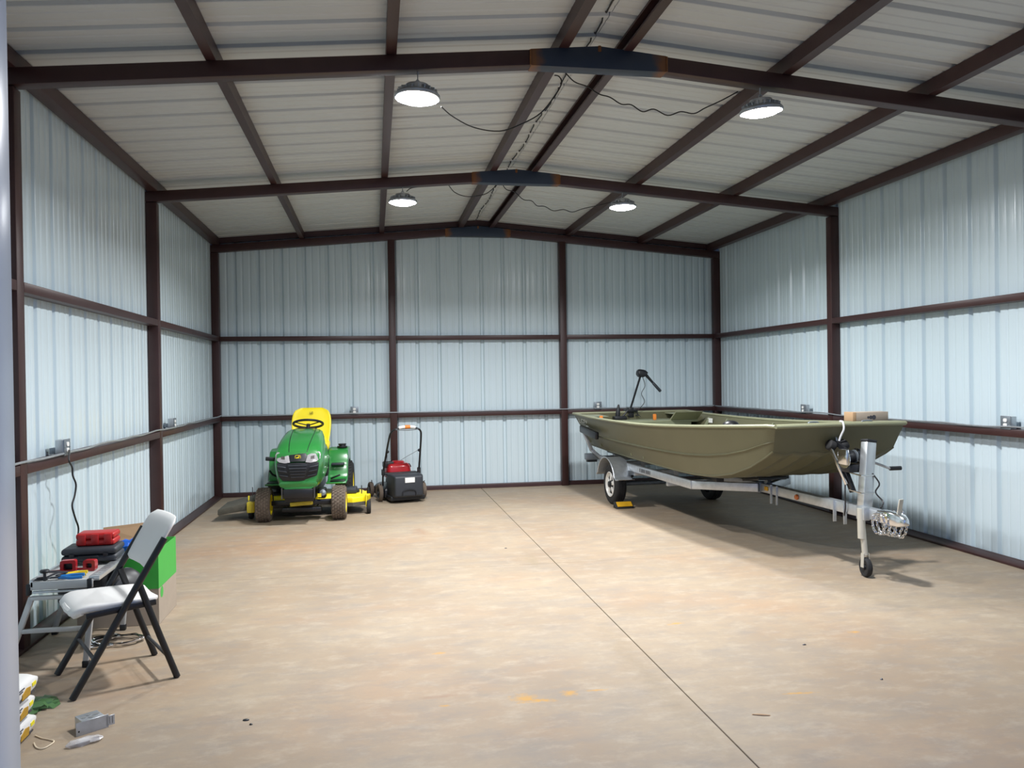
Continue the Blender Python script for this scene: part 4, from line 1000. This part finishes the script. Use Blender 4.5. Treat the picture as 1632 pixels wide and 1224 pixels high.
    MB().cyl((jx+.012, jy+.02, .17), (jx, jy, .46), .023, 16).build('jack_leg', 'cream_metal', t)
    for s in (-1, 1): MB().bar((jx+.014, jy+.02+s*.028, .075), (jx+.012, jy+.02+s*.022, .185), .005, .036, (1, 0, 0)).build('caster_fork', 'cream_metal', t)
    jw = MB().lathe(tire_profile(.076, .042, .045), 26, (jx+.02, jy+.02, .076), (.15, 1, 0), cap=False).build('caster_wheel', 'rubber', t)
    MB().lathe([(.046, -.018), (.02, -.012), (.018, -.024), (.0, -.024)], 18, (jx+.02, jy+.02, .076), (.15, 1, 0), cap=False).build('caster_hub', 'black_plastic', t)
    MB().lathe([(.046, .018), (.02, .012), (.018, .024), (.0, .024)], 18, (jx+.02, jy+.02, .076), (.15, 1, 0), cap=False).build('caster_hub', 'black_plastic', t)
    MB().box((jx-.055, jy-.01, ZT-.05), (jx+.045, jy+.045, ZT+.055)).build('jack_clamp', 'galv', t, bevel=.005)
    # winch post leaning back towards the boat
    wb, wt = Vector((3.99, .0, ZT+.03)), Vector((3.95, .075, 1.045))
    post = MB().bar(wb, wt, .085, .085, (1, 0, 0)).build('winch_post', 'aluminium', t, bevel=.008)
    MB().bar(wt, wt+(wt-wb).normalized()*.02, .09, .09, (1, 0, 0)).build('post_cap', 'black_plastic', post, bevel=.006)
    for z in (.66, .80): MB().tube([(3.89, -.05, z), (3.89, -.062, z), (4.04, -.062, z-.01), (4.04, .05, z-.01)], .006, 6).build('u_bolt', 'chrome', post)
    MB().box((3.75, -.085, .80), (3.92, .045, .86)).build('winch_base', 'black_metal', t, bevel=.006)
    wn = MB().lathe([(.055, -.05), (.055, -.044), (.028, -.042), (.028, .042), (.055, .044), (.055, .05)], 20, (3.83, -.02, .92), (0, 1, 0)).build('winch_drum', 'galv_dark', t)
    MB().lathe([(.05, -.03), (.05, .03)], 20, (3.83, -.02, .92), (0, 1, 0)).build('winch_strap_roll', 'black_plastic', wn)
    MB().lathe([(.075, -.004), (.075, .004)], 22, (3.86, -.085, .905), (0, 1, 0)).build('winch_gear', 'chrome', wn)
    MB().box((3.79, -.10, .86), (3.91, -.075, .985)).build('winch_side', 'chrome', t, bevel=.008)
    MB().box((3.79, .055, .86), (3.91, .065, .985)).build('winch_side', 'chrome', t, bevel=.003)
    MB().bar((3.83, -.02, .95), (3.66, -.02, 1.02), .035, .02, (0, 1, 0)).build('winch_strap', 'black_plastic', t)
    MB().bar((3.89, -.03, .64), (3.80, -.06, .86), .05, .035, (0, 1, 0)).build('winch_bracket', 'black_metal', t, bevel=.006)
    MB().bar((3.87, -.075, .70), (3.69, -.095, .985), .026, .016, (0, 1, 0)).build('bow_stop_arm', 'chrome', t, bevel=.003)
    for s in (-1, 1): MB().lathe([(.03, -.035), (.045, -.025), (.045, .025), (.03, .035)], 18, (3.672, -.02+s*.058, 1.00), (0, 1, .5*s)).build('bow_roller', 'rubber', t, bevel=.004)
    # crank
    MB().tube([(3.86, .06, .895), (3.86, .115, .893), (3.95, .27, .825)], .010, 8).build('crank_arm', 'galv', t)
    MB().tube([(3.95, .265, .825), (3.96, .36, .826)], .017, 12).build('crank_grip', 'black_plastic', t)
    # wiring
    MB().tube(catmull([(3.83, -.06, .72), (3.85, -.075, .62), (3.83, -.06, .50), (3.79, -.05, .42)], 5), .006, 6).build('wire', 'cable_black', t)
    MB().tube(catmull([(4.01, .06, .80), (4.04, .10, .72), (4.02, .08, .65), (4.07, .11, .58), (4.11, .06, .54)], 5), .006, 6).build('wire', 'cable_black', t)
trailer()

# =================================================================== JON BOAT
# stations: x, gunwale half-beam, gunwale z, chine half-beam, bottom z
ST = [(-1.13, .835, 1.090, .58, .650), (-.4, .845, 1.070, .60, .632), (.4, .845, 1.063, .61, .620), (1.2, .845, 1.066, .61, .612), (1.8, .83, 1.080, .61, .608), (2.2, .80, 1.095, .605, .612),
      (2.6, .755, 1.112, .60, .640), (2.95, .710, 1.130, .59, .700), (3.25, .665, 1.146, .58, .790), (3.5, .625, 1.160, .57, .90), (3.60, .610, 1.166, .565, .955), (3.70, .60, 1.170, .60, 1.165)]
def lerp_station(x):
    for a, b in zip(ST, ST[1:]):
        if a[0] <= x <= b[0]:
            k = (x-a[0])/(b[0]-a[0]); return [a[i]+(b[i]-a[i])*k for i in range(5)]
    return list(ST[-1] if x > ST[-1][0] else ST[0])
def boat():
    b = thing('jon_boat', 'olive green aluminium jon boat resting on the trailer', 'boat', TR_LOC, TR_RZ)
    xs = [-1.13+.22*i for i in range(16)] + [2.35, 2.5, 2.65, 2.8, 2.95, 3.1, 3.25, 3.38, 3.5, 3.60]
    def pts(x):
        x, g, gz, c, bz = lerp_station(x)
        P = []
        rib = .5*(gz-bz)*0+.42     # strake sits a little above half way
        for f in (0, .30, rib-.035, rib, rib+.03, .72, .97, 1.0):
            off = .018 if abs(f-rib) < 1e-6 else 0
            P.append((c+(g-c)*f+off, bz+(gz-bz)*f))
        return P
    outer = []
    for x in xs:
        P = pts(x); bz = P[0][1]; c = P[0][0]
        bot = []
        for k in range(-6, 7):                 # bottom with three pressed strakes
            y = c*k/6*.985; bot.append((y, bz-(.022 if k % 2 else 0)))
        sec = [(x, -y, z) for y, z in reversed(P)] + [(x, y, z) for y, z in bot] + [(x, y, z) for y, z in P]
        outer.append(sec)
    # the last section leans forward so that its edge is the edge of the bow plate
    xe, ge, gze, ce, bze = 3.60, .600, 1.168, .565, .955
    fs_ = (0, .30, .385, .42, .45, .72, .97, 1.0)
    Pe = [(xe+.10*f, ce+(ge-ce)*f, bze+(gze-bze)*f) for f in fs_]
    outer[-1] = [(x, -y, z) for x, y, z in reversed(Pe)] + [(xe, ce*k/6*.985, bze-(.022 if k % 2 else 0)) for k in range(-6, 7)] + Pe
    hull = MB().loft(outer, closed=False, cap=False)
    # bow plate closes the front
    me = hull.mesh('hull', ang=12); h = link('hull', me, 'olive', b)
    sol = h.modifiers.new('shell', 'SOLIDIFY'); sol.thickness = .006; sol.offset = 0
    front = [Vector(p) for p in outer[-1]]; th = Vector((-.008, 0, .003)); back = [p+th for p in front]; k = len(front)
    MB().add(front+back, [tuple(range(k)), tuple(reversed(range(k, 2*k)))] + [(j, k+j, k+(j+1) % k, (j+1) % k) for j in range(k)]).build('bow_plate', 'olive', b, ang=25)
    # transom
    P = pts(-1.13); poly = [(-1.13, -y, z) for y, z in reversed(P)] + [(-1.13, y, z) for y, z in P]; k = len(poly)
    f = [Vector(p) for p in poly]; g = [p+Vector((.035, 0, 0)) for p in f]
    MB().add(f+g, [tuple(range(k)), tuple(reversed(range(k, 2*k)))] + [(j, k+j, k+(j+1) % k, (j+1) % k) for j in range(k)]).build('transom', 'olive', b, ang=25)
    # rolled gunwale
    def gun(x, s): _, g_, gz, _, _ = lerp_station(x); return (x, s*(g_+.006), gz+.006)
    for s in (-1, 1):
        MB().tube([gun(x, s) for x in xs] + [(3.71, s*.605, 1.172)], .019, 10, flat=.85).build('gunwale', 'olive_light', b)
        MB().tube([(x, s*(lerp_station(x)[3]+.002), lerp_station(x)[4]+.004) for x in xs], .010, 8).build('chine', 'olive', b)
        MB().prism([(-1.12, 1.082), (-.62, 1.068), (-1.12, 1.066)], lambda u, v, q, s=s: (u, s*(.50+q), v), 0, .30).build('corner_brace', 'olive_light', b)
    MB().tube([(3.71, y/10*.605, 1.172+.004*(1-abs(y/10))) for y in range(-10, 11, 2)], .019, 10).build('bow_rail', 'olive_light', b)
    MB().tube([(-1.12, -.835, 1.094), (-1.12, .835, 1.094)], .018, 8).build('transom_cap', 'olive_light', b)
    # inside: floor, benches, ribs
    fl_ = []
    for x in xs[:-3]:
        _, g_, gz, c, bz = lerp_station(x); fl_.append([(x, -c+.02, bz+.035), (x, c-.02, bz+.035)])
    MB().loft(fl_, closed=False, cap=False).build('inside_floor', 'olive_inside', b)
    def bench(x0, x1, z, nm='bench'):
        hw = min(lerp_station(x0)[1], lerp_station(x1)[1])-.055 - (1.07-z)*.45
        m = MB().box((x0, -hw, z-.03), (x1, hw, z)).box((x0, -hw+.10, lerp_station(x0)[4]+.04), (x0+.012, hw-.10, z-.03)).box((x1-.012, -hw+.10, lerp_station(x1)[4]+.04), (x1, hw-.10, z-.03))
        return m.build(nm, 'olive_inside', b, bevel=.005)
    bench(-1.08, -.55, 1.0, 'rear_bench'); bench(.55, .95, .985, 'middle_bench'); bench(2.35, 3.30, .985, 'bow_deck')
    for x in (-.3, .2, 1.3, 1.7, 2.1):
        for s in (-1, 1):
            _, g_, gz, c, bz = lerp_station(x)
            MB().bar((x, s*(c-.035), bz+.04), (x, s*(g_-.045), gz-.03), .03, .022, (1, 0, 0)).build('side_rib', 'olive_inside', b)
    # raised hatch panel leaning by the far side
    MB().prism([(-.62, .99), (-.40, 1.12), (-.38, 1.115), (-.58, .985)], lambda u, v, q: (u, q, v), .35, .74).build('hatch', 'olive_light', b)
    MB().bar((-.32, .775, 1.0), (-.18, .775, 1.0), .003, .06).build('sticker', 'print_white', b)
    # cleats, lettering
    me = text_mesh('LOWE', .10, .35)
    for s, rz in ((-1, 0),):
        x0 = -.74; _, g_, gz, c, bz = lerp_station(x0); slope = math.atan2(g_-c, gz-bz)
        o = link('lettering', me, 'letter_pale', b); f = .80
        o.matrix_local = Matrix.Translation((x0, -(c+(g_-c)*f)-.012, bz+(gz-bz)*f+.01)) @ Matrix.Rotation(R(90)+slope, 4, 'X') @ Matrix.Diagonal((2.1, 1.0, 1.0, 1.0))
        MB().bar((x0-.06, -(c+(g_-c)*.68)-.0055, bz+(gz-bz)*.68), (x0+.04, -(c+(g_-c)*.68)-.0055, bz+(gz-bz)*.68), .001, .016).build('lettering', 'letter_pale', b)
    for y in (-.25, .25): MB().tube(catmull([(3.69, y-.05, 1.19), (3.69, y-.03, 1.20), (3.69, y+.03, 1.20), (3.69, y+.05, 1.19)], 3), .007, 6).build('cleat', 'galv_dark', b)
    MB().tube(catmull([(3.622, -.02, 1.03), (3.66, -.02, 1.03), (3.66, -.02, 1.06), (3.64, -.02, 1.065)], 4), .008, 8).build('bow_eye', 'galv', b)
    MB().lathe([(.085, 0), (.08, .03), (.06, .055), (.03, .068), (.0, .07)], 22, (2.75, -.50, 1.105), cap=False).build('seat_cap', 'black_metal', b)
    MB().cyl((2.75, -.50, .985), (2.75, -.50, 1.11), .03, 12).build('seat_post', 'black_metal', b)
boat()

def local(x, y, z):
    c, s = math.cos(TR_RZ), math.sin(TR_RZ); return Vector((TR_LOC[0]+x*c-y*s, TR_LOC[1]+x*s+y*c, z))
# =================================================================== THINGS ON AND AROUND THE BOAT
def trolling_motor():
    t = thing('trolling_motor', 'black electric trolling motor with tiller clamped to the boat transom', 'boat motor', local(-1.16, .03, 0), TR_RZ)
    # local +x forward, +y to the far side; the shaft leans
    top, mid, bot = Vector((.10, .10, 1.615)), Vector((-.0, -.035, 1.10)), Vector((-.13, -.17, .47))
    MB().tube([bot, mid, top], .0145, 12).build('shaft', 'black_metal', t)
    d = (top-mid).normalized()
    hd = MB().loft([[Vector((x, y, z))+top for x, y, z in ring] for ring in (
        [(-.05, -.03, -.03), (.05, -.03, -.03), (.05, .04, -.03), (-.05, .04, -.03)], [(-.06, -.055, .01), (.06, -.055, .01), (.06, .06, .0), (-.06, .06, .0)],
        [(-.055, -.05, .06), (.055, -.05, .06), (.055, .10, .03), (-.055, .10, .03)], [(-.03, -.025, .085), (.03, -.025, .085), (.03, .06, .07), (-.03, .06, .07)])]).build('head', 'black_plastic', t, bevel=.014, seg=3)
    a, e = top+Vector((.0, .05, .03)), top+Vector((.05, .275, -.235))
    MB().tube([a, a.lerp(e, .55)], [.024, .016], 12).build('tiller', 'black_metal', t)
    MB().tube([a.lerp(e, .53), a.lerp(e, .58), a.lerp(e, .97), e], [.016, .021, .021, .016], 12).build('tiller_grip', 'dark_plastic', t)
    MB().box((-.05, -.075, 1.02), (.075, .005, 1.16)).build('clamp_bracket', 'black_plastic', t, bevel=.012)
    MB().box((-.06, -.11, 1.10), (.10, .05, 1.135)).build('clamp_plate', 'black_metal', t, bevel=.006)
    for y in (-.09, .03):
        MB().tube([(.06, y, 1.055), (.13, y, 1.055)], .008, 8).build('clamp_screw', 'tool_steel', t)
        MB().bar((.13, y-.028, 1.055), (.13, y+.028, 1.055), .010, .016).build('clamp_handle', 'black_plastic', t, bevel=.003)
    MB().lathe([(.0, -.16), (.03, -.14), (.045, -.09), (.045, .08), (.03, .13), (.012, .15)], 18, bot, (1, 0, .0), cap=False).build('motor_pod', 'black_metal', t)
    for k in range(2):
        q = bot+Vector((-.15, 0, 0)); MB().bar(q, q+Vector((-.01, 0, .11*(1 if k else -1))), .035, .008, (1, .6, 0)).build('propeller_blade', 'black_plastic', t, bevel=.002)
    MB().tube(catmull([top+Vector((.02, .02, -.03)), top+Vector((.03, .05, -.15)), top+Vector((.02, .0, -.26)), top+Vector((.05, .03, -.38)), (.10, .04, 1.10), (.13, .08, 1.03)], 5), .005, 6).build('wire', 'cable_black', t)
trolling_motor()
# spare clamp bracket and straps near the stern
sb = thing('motor_bracket', 'black folded seat bracket standing on the rear bench beside the motor', 'bracket', local(-.98, -.22, 1.0), TR_RZ)
MB().box((-.06, -.09, 0), (.06, .09, .05)).build('base', 'black_plastic', sb, bevel=.012)
MB().lathe([(.03, 0), (.034, .04), (.026, .10), (.012, .17), (.0, .175)], 14, (0, -.03, .04), (0, .1, 1), cap=False).build('upright', 'black_plastic', sb)
MB().tube([(0, .05, .05), (0, .11, .12)], .012, 8).build('arm', 'black_plastic', sb)
for x, y, z, lab in ((-.60, -.62, 1.001, 'orange strap on the rear bench by the near gunwale'), (-.70, .18, 1.001, 'orange strap standing on the rear bench behind the motor')):
    o = MB().prism(rrect(.022, .04, .008, 2), lambda u, v, t: (t, u, v+.04), -.012, .012).build('tie_strap', 'orange', bevel=.003); o.location = local(x, y, z); o.rotation_euler = (0, 0, TR_RZ); tag(o, lab, 'strap', 'orange straps in the boat')
# long carton lying on the bow rail
cb = thing('carton', 'long pale carton lying across the far end of the boat bow', 'cardboard box', local(3.56, .34, 1.192), TR_RZ+R(90))
MB().box((-.17, -.06, 0), (.17, .06, .075)).build('box', 'box_tan', cb, bevel=.003)
MB().box((-.173, -.061, .0), (-.14, .061, .0765)).build('taped_end', 'cardboard', cb, bevel=.002)
for dx, r1 in ((.0, .016), (.03, .02), (-.025, .011)): MB().lathe([(0, 0), (r1, 0)], 14, (dx, -.0606, .03), (0, -1, 0), cap=False).build('printed_mark', 'print_dark', cb)
# bow rope
rp = [(3.70, -.01, 1.202), (3.737, -.01, 1.195), (3.742, -.005, 1.14), (3.715, -.015, 1.08), (3.70, -.02, 1.04)]
cable('bow_rope', [local(*p) for p in rp], .008, 'white_rope', 'white rope looped over the bow down to the winch', 'rope', 4)
# wheel chock
wc = thing('wheel_chock', 'black and yellow rubber wheel chock in front of the trailer tire', 'wheel chock', local(.33, -.67, 0), TR_RZ)
MB().prism([(-.055, 0), (.075, 0), (.07, .02), (-.01, .075), (-.045, .075)], lambda u, v, t: (u, t, v), -.11, .11).build('wedge', 'rubber', wc, bevel=.006)
MB().prism([(.066, .026), (.0, .072), (.004, .077), (.072, .030)], lambda u, v, t: (u, t, v), -.095, .095).build('yellow_face', 'chock_yellow', wc)
